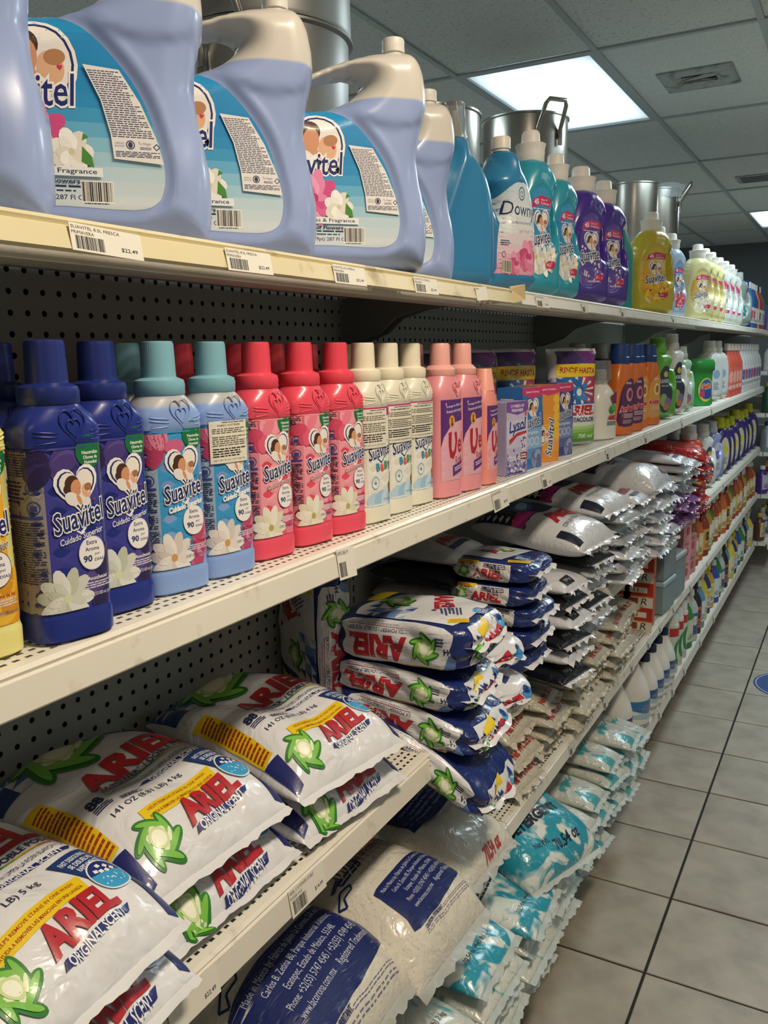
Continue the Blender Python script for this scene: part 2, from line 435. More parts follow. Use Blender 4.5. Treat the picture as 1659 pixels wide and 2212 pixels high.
# walls
structure(MB().box(-4.0, 3.2, 11.0, 11.1, 0, CEIL+.1).build('wall_far', mat('#6d7478', 0.8, 'painted_wall')))
structure(MB().box(-4.0, 3.2, -3.1, -3.0, 0, CEIL+.1).build('wall_near', M_WALL))
structure(MB().box(-4.1, -4.0, -3.0, 11.0, 0, CEIL+.1).build('wall_left', M_WALL))
structure(MB().box(3.2, 3.3, -3.0, 11.0, 0, CEIL+.1).build('wall_right', M_WALL))

# round blue floor sticker with white foot prints
st = tag(empty('floor_sticker', (-0.17, 4.09, 0.0005)), 'round blue floor sticker with white footprints on the floor tiles', 'sticker')
MB().lathe([(.18, 0), (.18, .0012)], 48).build('disc', mat('#2b4a86', .5, 'vinyl'), st)
flat = lambda u, v: np.stack([u, v, np.full_like(u, .0012)], -1)
L_ = Lab()
for s_ in (-1, 1):
    L_.ell(s_*.035, -.01, .024, .05, '#e8ecf0'); L_.ell(s_*.035, -.055, .018, .022, '#e8ecf0')
    for t_ in range(4): L_.ell(s_*(.018+.012*t_), .052-.006*abs(t_-1), .006, .010, '#e8ecf0', n=10)
L_.ring(0, 0, .172, .172, .004, '#c9d4e6')
L_.build('footprints', flat, st, sub=1)

# ---------------------------------------------------------------- shelving
def perf_strip(mb, y0, y1, x0, x1, z, ny, nx, hy, hx, stag=0.0):
    """sheet with a grid of rectangular slots"""
    dy = (y1-y0)/ny; dx = (x1-x0)/nx
    for i in range(nx):
        for j in range(ny):
            ax, ay = x0+i*dx, y0+j*dy; cx_, cy_ = ax+dx/2, ay+dy/2
            o = [(ax, ay), (ax+dx, ay), (ax+dx, ay+dy), (ax, ay+dy)]
            q = [(cx_-hx/2, cy_-hy/2), (cx_+hx/2, cy_-hy/2), (cx_+hx/2, cy_+hy/2), (cx_-hx/2, cy_+hy/2)]
            mb.add([(p[0], p[1], z) for p in o+q], [(0, 1, 5, 4), (1, 2, 6, 5), (2, 3, 7, 6), (3, 0, 4, 7)])
def make_shelf(parent, y0, y1, z, lip=0.037, perf=True, xf=XF, xb=XB, name='shelf'):
    s_ = MB(); z0 = z
    xa = xf-.062; xn = xf-.014
    if perf:
        s_.box(xb+.004, xa, y0+.002, y1-.002, z0-.0015, z0)
        ny = max(1, int(round((y1-y0)/.0127)))
        perf_strip(s_, y0+.002, y1-.002, xa, xn, z0, ny, 4, .0068, .0042)
    else:
        s_.box(xb+.004, xn, y0+.002, y1-.002, z0-.0015, z0)
    s_.box(xa-.006, xa-.002, y0+.002, y1-.002, z0-.028, z0-.001)       # stiffening rib
    s_.box(xa-.05, xa-.002, y0+.004, y1-.004, z0-.030, z0-.028)
    for e in (y0+.002, y1-.004): s_.box(xb+.004, xn, e, e+.002, z0-.026, z0-.0005)
    o = s_.build(name, M_SHELF, parent)
    p = [(xn, 0), (xf-.007, -.0005), (xf-.003, -.004), (xf-.0045, -.0075), (xf-.001, -.009), (xf+.004, -lip), (xf+.0015, -lip-.0025), (xf-.003, -lip-.002), (xf-.006, -.012), (xn, -.012)]
    MB().prism([(a, z0+b) for a, b in p], 'y', y0+.001, y1-.001).build('price_rail', M_RAIL, o)
    return o
def bracket(parent, y, z, xf=XF, d=.30):
    P = [(XB+.006, z-.004), (XB+d, z-.004), (XB+d, z-.022), (XB+d*.62, z-.030), (XB+d*.42, z-.046), (XB+d*.30, z-.075), (XB+d*.17, z-.088), (XB+.01, z-.10)]
    MB().prism(P, 'y', y-.0035, y+.0035).build('bracket', mat('#8b8f8e', .5, 'steel_grey'), parent)
def pegboard(parent, y0, y1, z0, z1, full=True, name='back_panel'):
    mb = MB(); pit = .0254
    if not full:
        mb.add([(XB, y0, z0), (XB, y1, z0), (XB, y1, z1), (XB, y0, z1)], [(0, 1, 2, 3)])
        return mb.build(name, M_PEG, parent)
    ny = int((y1-y0)/pit); nz = int((z1-z0)/pit); dy = (y1-y0)/ny; dz = (z1-z0)/nz
    k = 8; hr = .0042
    an = [2*PI*(i+.5)/k for i in range(k)]
    sq = [(max(-.5, min(.5, math.cos(a)*.7)), max(-.5, min(.5, math.sin(a)*.7))) for a in an]
    for j in range(ny):
        for i in range(nz):
            cy_, cz_ = y0+dy*(j+.5), z0+dz*(i+.5)
            V = [(XB, cy_+math.copysign(.5*dy, s0) if abs(s0) > .49 else cy_+s0*dy, cz_+math.copysign(.5*dz, s1) if abs(s1) > .49 else cz_+s1*dz) for s0, s1 in sq]
            V += [(XB, cy_+hr*math.cos(a), cz_+hr*math.sin(a)) for a in an]
            V += [(XB, cy_+a*dy*.5, cz_+b*dz*.5) for a, b in ((1, 1), (-1, 1), (-1, -1), (1, -1))]
            F = [(q, (q+1) % k, k+(q+1) % k, k+q) for q in range(k)]
            F += [(16, 1, 0), (17, 3, 2), (18, 5, 4), (19, 7, 6)]
            mb.add(V, F)
    return mb.build(name, M_PEG, parent)
BAYS = [(.32, 1.54), (1.54, 2.71), (2.71, 3.88), (3.88, 5.05), (5.05, 6.22)]
Z_TOP, Z_1, Z_2, Z_3, Z_B = 1.624, 1.262, 0.860, 0.550, 0.215
ORD = ['nearest', 'second', 'third', 'fourth', 'far last']
for n, (y0, y1) in enumerate(BAYS):
    b = tag(empty('shelving_bay', (0, 0, 0)), ['nearest white metal shelving bay, with blue and pink bottles', 'second white shelving bay from the camera, with heaped detergent sachets', 'third white shelving bay, under the yellow bottle', 'fourth white shelving bay down the aisle', 'white shelving bay at the far end of the run'][n], 'shelving', 'white shelving bays of the aisle')
    near = n < 3
    full = n < 2
    pegboard(b, y0+.014, y1-.014, Z_1, 1.66, full)
    pegboard(b, y0+.014, y1-.014, Z_2, Z_1, n < 1)
    pegboard(b, y0+.014, y1-.014, .1, Z_2, False)
    MB().box(XB-.03, XB-.02, y0+.001, y1-.001, .05, 1.66).build('rear_skin', M_DARK, b)
    for yy in ([y0, y1] if n == 0 else [y1]):
        up_ = MB().box(XB-.019, XB+.002, yy-.0135, yy+.0135, .05, 1.67)
        uo = up_.build('upright', M_PEG, b)
        sl = MB()
        for k in range(28):
            zz = .9+.0254*k; sl.box(XB+.0022, XB+.0026, yy-.002, yy+.002, zz, zz+.014)
        if n < 2: sl.build('slots', M_DARK, uo)
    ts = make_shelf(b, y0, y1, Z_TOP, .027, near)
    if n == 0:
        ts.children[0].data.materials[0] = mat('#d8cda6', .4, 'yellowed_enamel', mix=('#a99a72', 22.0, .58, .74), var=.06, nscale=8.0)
        MB().add([(-.584, 1.539, 1.622), (-.576, 1.539, 1.597), (-.568, 1.575, 1.604), (-.566, 1.566, 1.632), (-.590, 1.548, 1.628)], [(0, 1, 2, 3), (0, 3, 4)]).build('bent_corner', mat('#cdb88a', .6, 'torn_card'), ts)
    make_shelf(b, y0, y1, Z_1, .036, near)
    if n == 0: make_shelf(b, .295, 1.209, Z_2, .040, True)
    else: make_shelf(b, 2.2 if n == 1 else y0, y1, Z_2, .036, False)
    make_shelf(b, y0, y1, Z_3, .036, n in (0, 1, 2))
    make_shelf(b, y0, y1, Z_B, .052, n in (1, 2), name='base_deck')
    MB().box(XF-.09, XF-.07, y0+.001, y1-.001, 0.0005, Z_B-.03).build('kick_plate', mat('#5a5650', .6, 'kick_paint'), b)
    for zz in (Z_TOP, Z_1, Z_2, Z_3):
        if n == 0 and zz == Z_2: bracket(b, 1.204, zz); bracket(b, .30, zz); continue
        bracket(b, y1-.018, zz); bracket(b, (2.218 if (n == 1 and zz == Z_2) else y0+.018), zz)
# end unit beyond the run, with its shelves at other heights
eb = tag(empty('shelving_bay', (0, 0, 0)), 'shelving unit with red price strips beyond the end of the run', 'shelving', 'white shelving bays of the aisle')
y0, y1 = 6.26, 8.6
MB().box(XB-.03, XB, y0, y1, .05, 1.66).build('back_panel', M_PEG, eb)
for zz in (1.62, 1.36, 1.08, .82, .53, .2):
    so = make_shelf(eb, y0, y1, zz, .045, False, xf=XF+.08)
    for yy in (6.5, 7.0, 7.4):
        MB().box(XF+.0825, XF+.0835, yy, yy+.1, zz-.035, zz-.01).build('price_strip', printed('#c8402e'), so, (0.0015, 0, 0))
# ================================================================== blown / filled shapes: a front outline given depth
def smooth_closed(pts, k=4):
    """Catmull-Rom through a closed outline"""
    P = np.array(pts, float); n = len(P); out = []
    for i in range(n):
        p0, p1, p2, p3 = P[i-1], P[i], P[(i+1) % n], P[(i+2) % n]
        for j in range(k):
            t = j/k; out.append(.5*((2*p1)+(-p0+p2)*t+(2*p0-5*p1+4*p2-p3)*t*t+(-p0+3*p1-3*p2+p3)*t**3))
    return np.array(out)
def sdf(P, poly):
    """signed distance (positive inside) and closest point for points P (N,2)"""
    A = poly; B = np.roll(poly, -1, 0); best = np.full(len(P), 1e9); cp = np.zeros_like(P); ins = np.zeros(len(P), bool)
    for a, b in zip(A, B):
        d = b-a; t = np.clip(((P-a)@d)/(d@d+1e-18), 0, 1); c = a+t[:, None]*d; q = ((P-c)**2).sum(1)
        m = q < best; best[m] = q[m]; cp[m] = c[m]
        cond = ((a[1] > P[:, 1]) != (b[1] > P[:, 1]))
        xi = (b[0]-a[0])*(P[:, 1]-a[1])/(b[1]-a[1]+1e-18)+a[0]
        ins ^= cond & (P[:, 0] < xi)
    return np.where(ins, 1, -1)*np.sqrt(best), cp
class Inflate:
    def __init__(s, outer, holes=(), half=.05, r=.035, cell=.006, detail=None, back=1.0, pw=.5):
        s.outer = np.array(outer); s.holes = [np.array(h) for h in holes]; s.half = half; s.r = r; s.cell = cell; s.detail = detail; s.back = back; s.pw = pw
    def dist(s, P):
        d, c = sdf(P, s.outer)
        for h in s.holes:
            dh, ch = sdf(P, h); dh = -dh; m = dh < d; d = np.where(m, dh, d); c = np.where(m[:, None], ch, c)
        return d, c
    def height(s, P, d, side=1):
        t = np.clip(d/s.r, 0, 1); h = s.half*(1-(1-t)**2)**s.pw
        if s.detail is not None: h = h+s.detail(P[:, 0], P[:, 1], d, side)*np.clip(d/(s.r*.4), 0, 1)
        return h*(1 if side > 0 else s.back)
    def surf(s):
        if getattr(s, '_g', None) is None:          # front height on a fine grid, read back by bilinear lookup
            st = .0016; lo = s.outer.min(0); n = np.ceil((s.outer.max(0)-lo)/st).astype(int)+2
            U, Vv = np.meshgrid(lo[0]+st*np.arange(n[0]), lo[1]+st*np.arange(n[1]), indexing='ij'); P = np.stack([U.ravel(), Vv.ravel()], -1)
            d, _ = s.dist(P); s._g = (lo, st, n, s.height(P, np.maximum(d, 0), 1).reshape(n))
        lo, st, n, H = s._g
        def S(u, v):
            a = np.clip((u-lo[0])/st, 0, n[0]-1.001); b = np.clip((v-lo[1])/st, 0, n[1]-1.001); i = a.astype(int); j = b.astype(int); f = a-i; g = b-j
            h = H[i, j]*(1-f)*(1-g)+H[i+1, j]*f*(1-g)+H[i, j+1]*(1-f)*g+H[i+1, j+1]*f*g
            return np.stack([h, u, v], -1)
        return S
    def mb(s, nback=False):
        if getattr(s, '_mb', None) is None: s._mb = s._make()
        return s._mb
    def _make(s):
        lo = s.outer.min(0)-s.cell*.4; hi = s.outer.max(0)+s.cell*.4; n = np.ceil((hi-lo)/s.cell).astype(int)+1
        us = np.linspace(lo[0], hi[0], n[0]); vs = np.linspace(lo[1], hi[1], n[1]); U, Vv = np.meshgrid(us, vs, indexing='ij')
        P = np.stack([U.ravel(), Vv.ravel()], -1); d, c = s.dist(P); idx = np.arange(len(P)).reshape(n)
        q = np.stack([idx[:-1, :-1], idx[1:, :-1], idx[1:, 1:], idx[:-1, 1:]], -1).reshape(-1, 4)
        q = q[(d[q] > s.cell*.15).any(1)]
        used = np.zeros(len(P), bool); used[q.ravel()] = True
        edge = used & (d < s.cell*.3); P = P.copy(); P[edge] = c[edge]; d = np.where(edge, 0, np.maximum(d, 0))
        ids = np.where(used)[0]; mp = -np.ones(len(P), int); mp[ids] = np.arange(len(ids))
        F = np.concatenate([np.zeros((0, 4), int), mp[q]]); Pf = P[ids]; df = d[ids]; ef = edge[ids]
        hf = np.where(ef, 0, s.height(Pf, df, 1)); hb = np.where(ef, 0, s.height(Pf, df, -1))
        V = np.stack([hf, Pf[:, 0], Pf[:, 1]], -1)
        bmp = np.arange(len(ids)); inner = np.where(~ef)[0]; bmp[inner] = len(ids)+np.arange(len(inner))
        Vb = np.stack([-hb[inner], Pf[inner, 0], Pf[inner, 1]], -1)
        # orientation: (u,v) order u then v with normal +x
        Fb = bmp[F][:, ::-1]
        keep = ~(np.isin(F, np.where(ef)[0]).all(1))
        mb = MB(); mb.V = [tuple(x) for x in np.concatenate([V, Vb])]; mb.F = [tuple(f) for f in np.concatenate([F, Fb[keep]])]
        return mb
    def build(s, name, m, parent, sub=0):
        o = s.mb().build(name, m, parent, smooth=True)
        if sub:
            md = o.modifiers.new('sub', 'SUBSURF'); md.levels = sub; md.render_levels = sub
        return o
def ell_pts(u, v, a, b, rot=0, n=28):
    c, sn = math.cos(rad(rot)), math.sin(rad(rot))
    return [(u+a*math.cos(2*PI*i/n)*c-b*math.sin(2*PI*i/n)*sn, v+a*math.cos(2*PI*i/n)*sn+b*math.sin(2*PI*i/n)*c) for i in range(n)]
def clip_v(poly, v0, v1):
    """clip polygon to v0<=v<=v1"""
    def half(P, f):
        out = []
        for i in range(len(P)):
            a, b = P[i], P[(i+1) % len(P)]; fa, fb = f(a), f(b)
            if fa >= 0: out.append(tuple(a))
            if fa*fb < 0: t = fa/(fa-fb); out.append((a[0]+(b[0]-a[0])*t, a[1]+(b[1]-a[1])*t))
        return out
    P = half([tuple(p) for p in poly], lambda p: p[1]-v0)
    return half(P, lambda p: v1-p[1]) if P else P
def gradient(L, poly, v0, v1, cols, n=10):
    """printed gradient: n bands between the listed colours"""
    def mixh(t):
        t = min(max(t, 0), 1)*(len(cols)-1); i = min(int(t), len(cols)-2); f = t-i
        a = [int(cols[i][j:j+2], 16) for j in (1, 3, 5)]; b = [int(cols[i+1][j:j+2], 16) for j in (1, 3, 5)]
        return '#%02x%02x%02x' % tuple(int(x+(y-x)*f) for x, y in zip(a, b))
    for k in range(n):
        P = clip_v(poly, v0+(v1-v0)*k/n, v0+(v1-v0)*(k+1)/n)
        if len(P) >= 3: L.poly(P, mixh(k/(n-1)))
    return L
# ================================================================== bottles
def ring3(n, a, b, e, z, cx=0.0, cy=0.0): return [(cx+x, cy+y, z) for x, y in sup(n, a, b, e)]
def loft_body(prof, n=48):
    """prof rows: z, half width (y), half depth (x), exponent"""
    mb = MB(); mb.loft([ring3(n, a, b, e, z) for z, a, b, e in prof]); return mb
def wrap_surf(a, b, e, n=400):
    """label surface: u = distance round the section from the front centre, v = height"""
    t = np.linspace(-PI, PI, n*2+1); c = np.cos(t); s_ = np.sin(t)
    X = b*np.sign(c)*np.abs(c)**(2/e); Y = a*np.sign(s_)*np.abs(s_)**(2/e)
    d = np.concatenate([[0], np.cumsum(np.hypot(np.diff(X), np.diff(Y)))]); d -= d[n]
    def S(u, v): return np.stack([np.interp(u, d, X), np.interp(u, d, Y), v], -1)
    return S
def cap_mesh(prof, ribs=0, n=24, z0=0, zr=(0, 0), depth=.0006):
    mb = MB(); V = []; F = []; N_ = ribs*2 if ribs else n
    for r, z in prof:
        for i in range(N_):
            a = 2*PI*i/N_; q = r-(depth if ribs and i % 2 and zr[0] <= z <= zr[1] else 0)
            V.append((q*math.cos(a), q*math.sin(a), z0+z))
    for k in range(len(prof)-1):
        for i in range(N_): j = (i+1) % N_; F.append((k*N_+i, k*N_+j, (k+1)*N_+j, (k+1)*N_+i))
    F.append(tuple((len(prof)-1)*N_+i for i in range(N_)))
    mb.add(V, F); return mb
def mother_child(L, u, v, w, h, rot=6, border='#1b2a6b'):
    """heart shaped picture: a woman kissing a baby"""
    L.heart(u, v, w*1.16, h*1.14, '#f6f4f2', rot); L.heart(u, v, w, h, border, rot); L.heart(u, v+.02*h, w*.9, h*.9, '#f3ece4', rot)
    L.ell(u-.14*w, v+.17*h, .19*w, .20*h, '#4a2d1c', 25); L.ell(u-.25*w, v+.05*h, .11*w, .13*h, '#4a2d1c', 60)
    L.ell(u-.05*w, v+.09*h, .13*w, .18*h, '#d99a72', -18); L.ell(u+.01*w, v-.02*h, .06*w, .07*h, '#d99a72')
    L.ell(u+.04*w, v+.05*h, .025*w, .03*h, '#c98862')
    L.ell(u+.22*w, v-.02*h, .12*w, .17*h, '#e4b18c', 15); L.ell(u+.27*w, v+.07*h, .10*w, .09*h, '#a9744c', 15)
    L.ell(u-.16*w, v-.17*h, .20*w, .15*h, '#efe9e4', -30); L.ell(u+.02*w, v-.20*h, .05*w, .13*h, '#d99a72', 25); L.ell(u+.20*w, v-.27*h, .12*w, .10*h, '#ece6e0', 20)
    return L
def suavitel(L, u, v, w, h, rot=10, col='#1d2a6c'):
    L.text('Suavitel', u, v, w, h, col, rot, .016, .18, '#fbfaf7', .045)
    L.heart(u+w*.30, v+h*.55+w*.05, w*.05, h*.13, '#c8242c')
    return L
def label_softener(bg, top, topcol, flower, fcol, scent, scol, side='#a9a7b4', green=True):
    L = Lab(); r = random.Random(len(scent))
    L.rect(-.098, .098, .028, .170, bg)
    L.rect(-.069, -.0245, .0285, .1695, side)                       # panel of small print round the side
    L.bars(-.067, -.027, .148, .168, 9, '#2b2b48', 2); L.bars(-.067, -.042, .125, .145, 6, '#2b2b48', 3)
    for k in range(2):
        L.ring(-.034, .139-.017*k, .006, .006, .0012, '#3c4a86', 16); L.rect(-.037, -.031, .136-.017*k, .141-.017*k, '#3c4a86')
    L.rect(-.067, -.027, .112, .115, '#3a4690'); L.bars(-.067, -.027, .055, .110, 26, '#33334e', 4, words=4)
    L.rect(-.038, -.030, .041, .049, '#33334e', 45); L.rect(-.0365, -.0315, .0425, .0475, side, 45); L.text('Tu Hogar', -.034, .0355, .014, .003, '#33334e', shear=.3)
    n0 = len(L.e); L.clip = (.0285, .1695)
    # flower photo in the upper corner
    for k in range(11):
        a = r.uniform(0, 360); L.ell(-.022+.014*math.cos(rad(a)), .155+.011*math.sin(rad(a)), .013, .0075, topcol[k % len(topcol)], a, 14)
    # lower flowers, cut by the edge of the label
    for k in range(6): L.ell(.020+r.uniform(-.006, .010), .034+.007*k, .016, .010, topcol[k % len(topcol)], r.uniform(20, 100), 14)
    L.flower(-.016, .040, .027, flower, 10, .50, 3, fcol)
    L.clip = None
    if green:
        L.ell(.019, .1665, .0155, .0145, '#12703a', 0, 24); L.rect(-.098, .098, .1695, .1715, bg)
        for k, t in enumerate(('Neutraliza', 'Olores de', 'Humedad')): L.text(t, .0195, .1655-.0042*k, .0185-.002*k, .0031, '#f4f6f2', bold=.02)
    mother_child(L, .003, .133, .040, .038)
    L.poly([(-.012, .105), (.018, .108), (.004, .094)], '#fbfaf7'); L.poly([(-.008, .104), (.014, .107), (.003, .0965)], bg)
    suavitel(L, .003, .1105, .056, .019)
    L.text('Cuidado Superior', .004, .0925, .047, .0075, scol if scol else '#fbfaf7', 9, .01, .15, '#fbfaf7' if scol else None, .05)
    L.ell(.013, .0765, .0145, .0150, '#f7f4f2', 0, 26); L.ring(.013, .0765, .0150, .0155, .0006, scol or '#8f96cf', 26)
    L.text('Extra', .013, .0862, .0115, .0038, '#1d2a6c', bold=.01); L.text('Aroma', .013, .0803, .0155, .0036, '#1d2a6c', bold=.01)
    L.text('90', .0075, .0718, .0095, .0062, '#1d2a6c', bold=.03); L.text('por', .0185, .0745, .006, .0026, '#1d2a6c'); L.text('DÍAS', .0200, .0702, .0105, .0032, '#1d2a6c', bold=.01)
    L.text(scent, .018, .0535, .024, .0036, '#f7f4f2' if not scol else '#b4243a', bold=.02)
    L.bars(.002, .033, .044, .0505, 3, '#dcd6e4', 7, words=3)
    L.text('CONT. NETO 850 mL (cm³)', .016, .0385, .034, .0042, '#f7f4f2' if not scol else '#2a3f95')
    L.e[n0:] = [(T*np.array([.90, 1.0])+np.array([.0020, 0]), c_) for T, c_ in L.e[n0:]]
    return L
# surface of the small fabric softener bottle in its label zone
SA, SB, SE = .0370, .0272, 3.3
SOFT = wrap_surf(SA, SB, SE)
SOFT_PROF = [(0, .034, .024, 3.3), (.003, .0380, .0282, 3.3), (.022, .0383, .0285, 3.3), (.0245, .0376, .0278, 3.3), (.0265, SA, SB, SE), (.1715, SA, SB, SE), (.1735, .0383, .0285, 3.3), (.182, .0378, .0282, 3.2), (.188, .0375, .0280, 3.4), (.196, .0335, .0270, 2.9), (.203, .0285, .0255, 2.3), (.2075, .0245, .0243, 2.0), (.2135, .0240, .0240, 2.0)]
_soft = {}
def softener(kind, body, cap, label, sticker=False):
    root = empty('softener_bottle')
    bm_ = loft_body(SOFT_PROF, 104)
    bo = bm_.build('body', body, root, smooth='auto')
    # embossed heart and swoosh on the shoulder
    S = wrap_surf(.0380, .0284, 3.2)
    def Sh(u, v):
        P = S(u, v); k = np.clip((v-.186)/.022, 0, 1); sc = 1-.30*k*k
        P[:, 0] *= 1-.09*k*k; P[:, 1] *= sc; return P
    E_ = MB()
    for (w, h, t) in ((.025, .030, .0007), (.013, .016, .0006)):
        hp = heart_pts(.006, .1885-(.002 if w < .02 else 0), w, h, 5); P = Sh(np.array([p[0] for p in hp]), np.array([p[1] for p in hp]))
        E_.tube([tuple(q) for q in P], t, 6, close=True)
    for k in range(3):
        for s_ in (-1, 1):
            vs = np.linspace(0, 1, 7); P = Sh(.006+s_*(.015+.021*vs), .1765+.0035*k+.004*vs*(1 if s_ > 0 else .6)-.004*(k == 0)*vs); E_.tube([tuple(q) for q in P], [.0003]+[.0008]*5+[.0003], 6)
    E_.build('emboss', body, bo, smooth=True)
    if cap is not None:
        cm = cap_mesh([(.0247, .207), (.0258, .2085), (.0262, .218), (.0250, .2225), (.0205, .2245), (.0178, .2255), (.0176, .228), (.0168, .2585), (.0160, .2612), (.0150, .2620)], 44, zr=(.228, .2586)).build('cap', cap, root, smooth='auto')
    lb = label.build('label', SOFT, root, eps=.0005)
    # print stamp on the neck
    d = Lab(); d.bars(-.012, .020, .2045, .2075, 1, '#3a3a44', 5, words=14)
    return root
def softener_kinds():
    K = {}
    K['blue'] = softener('blue', plastic('#1f2f86', .32, coat=.3), plastic('#1e2c74', .35), label_softener('#3f3f99', None, ['#3b2c66', '#2b2050', '#4b3a80', '#5a4a92'], ['#e9ebe4', '#d9dcd2', '#c9ceb9'], '#dfe6b8', 'Anochecer', None, side='#9c9490'))
    K['sky'] = softener('sky', plastic('#8aa8e0', .35, level=(.196, '#b9bcc2'), coat=.2), plastic('#7fb3c4', .4), label_softener('#3b9bd4', None, ['#d2648a', '#c04a74', '#e08ba6', '#b63c66'], ['#f3efe9', '#e9e2dc', '#dcd3cc'], '#d9a060', 'Fresca Primavera', '#ffffff', side='#9fb4cc'))
    K['pink'] = softener('pink', plastic('#ea5066', .33, coat=.25), plastic('#e8485c', .38), label_softener('#f3a0ae', None, ['#e8607e', '#f07f96', '#d94c6e', '#f6a2b4'], ['#efe9d8', '#e6dec4', '#f4efe2'], '#b9b060', 'Adorable Rosa', '#b02a4a', side='#e58a98'))
    K['yellow'] = softener('yellow', plastic('#e8e08e', .35, coat=.2), plastic('#e6d23c', .38), label_softener('#f4b32c', None, ['#e8a51c', '#f0bd3a', '#d9941a'], ['#f6f3ea', '#efe9dc', '#fffdf4'], '#e2c93a', 'Aroma de Sol', '#3a3a3a', side='#e8c060'))
    # baby type: white label, magenta corner, blue water at the foot, paper sticker above
    L = Lab(); L.rect(-.098, .098, .028, .170, '#eef0ea')
    L.poly([(-.034, .170), (.036, .170), (.036, .162), (-.004, .148), (-.034, .128)], '#c2287a'); L.stroke([(-.034, .124), (-.004, .145)], .0012, '#c2287a'); L.stroke([(-.034, .120), (-.004, .141)], .0012, '#c2287a')
    L.text('Deja', -.022, .160, .012, .005, '#f4eef2', bold=.03)
    L.bars(-.068, -.038, .09, .165, 20, '#8fa4b8', 3)
    suavitel(L, .003, .107, .056, .020); L.poly([(-.006, .096), (.014, .099), (.004, .088)], '#1d2a6c'); L.poly([(-.004, .0965), (.012, .099), (.004, .0905)], '#eef0ea')
    for k, (ch, cc) in enumerate(zip('BaBy', ('#3f8fc0', '#e0604c', '#57a75a', '#8c62b0'))): L.text(ch, -.004+.0095*k, .083-.0025*(k % 2)+.001*k, .0085, .0125, cc, 8, .05)
    L.ring(-.010, .060, .0085, .0095, .0010, '#5f93c4', 20); L.text('+', -.010, .060, .006, .006, '#5f93c4', bold=.04)
    for k in range(4): L.ell(-.012+.014*k, .034+.002*k, .016, .012, ('#bcd8ea', '#a5cbe4', '#cfe3f0', '#93bfe0')[k], 20*k)
    L.rect(-.098, .098, .026, .0285, '#eef0ea')
    L.ell(.030, .058, .006, .016, '#b8825a', -20); L.ell(.027, .050, .007, .010, '#8a5a38', 10); L.text('CONT. NETO', .018, .034, .022, .003, '#4a86b8')
    K['cream'] = softener('cream', plastic('#e6e2cf', .4, coat=.15), plastic('#ece3cb', .4), L)
    return K
def paper_sticker(parent, u0, u1, v0, v1, title=True):
    L = Lab(); L.rect(u0, u1, v0, v1, '#e9e4d2'); h = v1-v0; w = u1-u0
    L.bars(u0+w*.3, u1-w*.06, v1-h*.05, v1-h*.015, 1, '#2c2a26', 2); L.text('FABRIC SOFTENER', (u0+u1)/2, v1-h*.10, w*.62, h*.045, '#24221f', bold=.01)
    L.bars(u0+w*.06, u1-w*.05, v1-h*.30, v1-h*.16, 3, '#6a655a', 4, words=7); L.bars(u0+w*.06, u1-w*.05, v1-h*.60, v1-h*.35, 5, '#6a655a', 5, words=7)
    L.bars(u0+w*.06, u1-w*.05, v1-h*.86, v1-h*.63, 4, '#24221f', 6, words=7); L.text('NET 28.7 FL OZ (1.8 PT) 850 ML', (u0+u1)/2, v0+h*.07, w*.86, h*.05, '#24221f')
    return L.build('paper_sticker', SOFT, parent, eps=.0024)
KB = softener_kinds()
# name, kind, front right corner on the shelf (x, y), turn, label
def soft_place(src, used, x, y, rz, label, group, z=Z_1):
    loc = (x, y, z+.0006); o = src if not used[0] else copy_tree(src)
    used[0] = True; o.location = loc; o.rotation_euler = (0, 0, rad(rz))
    tag(o, label, 'bottle', group); return o
USED = {k: [False] for k in KB}
def put(kind, y, label, rz=-9, x=-.633, group='small fabric softener bottles'):
    return soft_place(KB[kind], USED[kind], x, y, rz, label, group)
put('yellow', .432, 'yellow softener bottle cut off at the left edge of the photo', -10, -.640)
put('blue', .513, 'dark blue softener bottle at the front, next to the yellow one', -12, -.618)
put('blue', .592, 'second dark blue softener bottle, beside the pale blue ones', -8, -.642)
put('sky', .672, 'pale blue softener bottle beside the dark blue pair, no paper sticker', -14, -.640)
e_ = put('sky', .751, 'pale blue softener bottle with a cream paper sticker, beside the pink ones', -10, -.637)
paper_sticker(e_, -.028, .022, .130, .176)
put('pink', .841, 'coral pink softener bottle, leftmost of the front three', -10, -.643)
put('pink', .929, 'coral pink softener bottle, middle of the front three', -8, -.641)
put('pink', 1.010, 'coral pink softener bottle, rightmost of the front three, beside the cream ones', -10, -.637)
for k, (yy, xx) in enumerate(((1.090, -.640), (1.172, -.645), (1.258, -.650))):
    o_ = put('cream', yy, ['cream baby softener bottle nearest the coral pink ones', 'cream baby softener bottle, middle of three', 'cream baby softener bottle nearest the rose pink bottles'][k], -8, xx)
    paper_sticker(o_, -.036+.012*min(k, 1), .016+.010*min(k, 1), .112, .168)
# second row, half hidden behind the first
for kind, yy, lb in (('blue', .445, 'dark blue softener bottle behind the yellow one at the left edge'), ('blue', .545, 'dark blue softener bottle in the back row, between the front two dark blue ones'), ('sky', .706, 'pale blue softener bottle in the back row behind the dark blue one'), ('pink', .800, 'red softener bottle in the shade behind the pale blue ones'), ('pink', .905, 'red softener bottle in the shade behind the first pair of coral ones'), ('pink', .990, 'red softener bottle in the shade behind the middle coral one'), ('pink', 1.075, 'red softener bottle in the shade behind the last coral one'), ('cream', 1.19, 'cream softener bottle in the shade of the back row'), ('cream', 1.30, 'cream softener bottle in the back row behind the rose pink ones')):
    put(kind, yy, lb, -6, -.728 if kind != 'sky' else -.722)
for kind, yy, lb in (('blue', .57, 'dark blue softener bottle far back against the pegboard'), ('pink', .86, 'dark red softener bottle far back behind the pale blue ones'), ('pink', 1.00, 'dark red softener bottle far back behind the coral ones')):
    put(kind, yy, lb, -4, -.815)
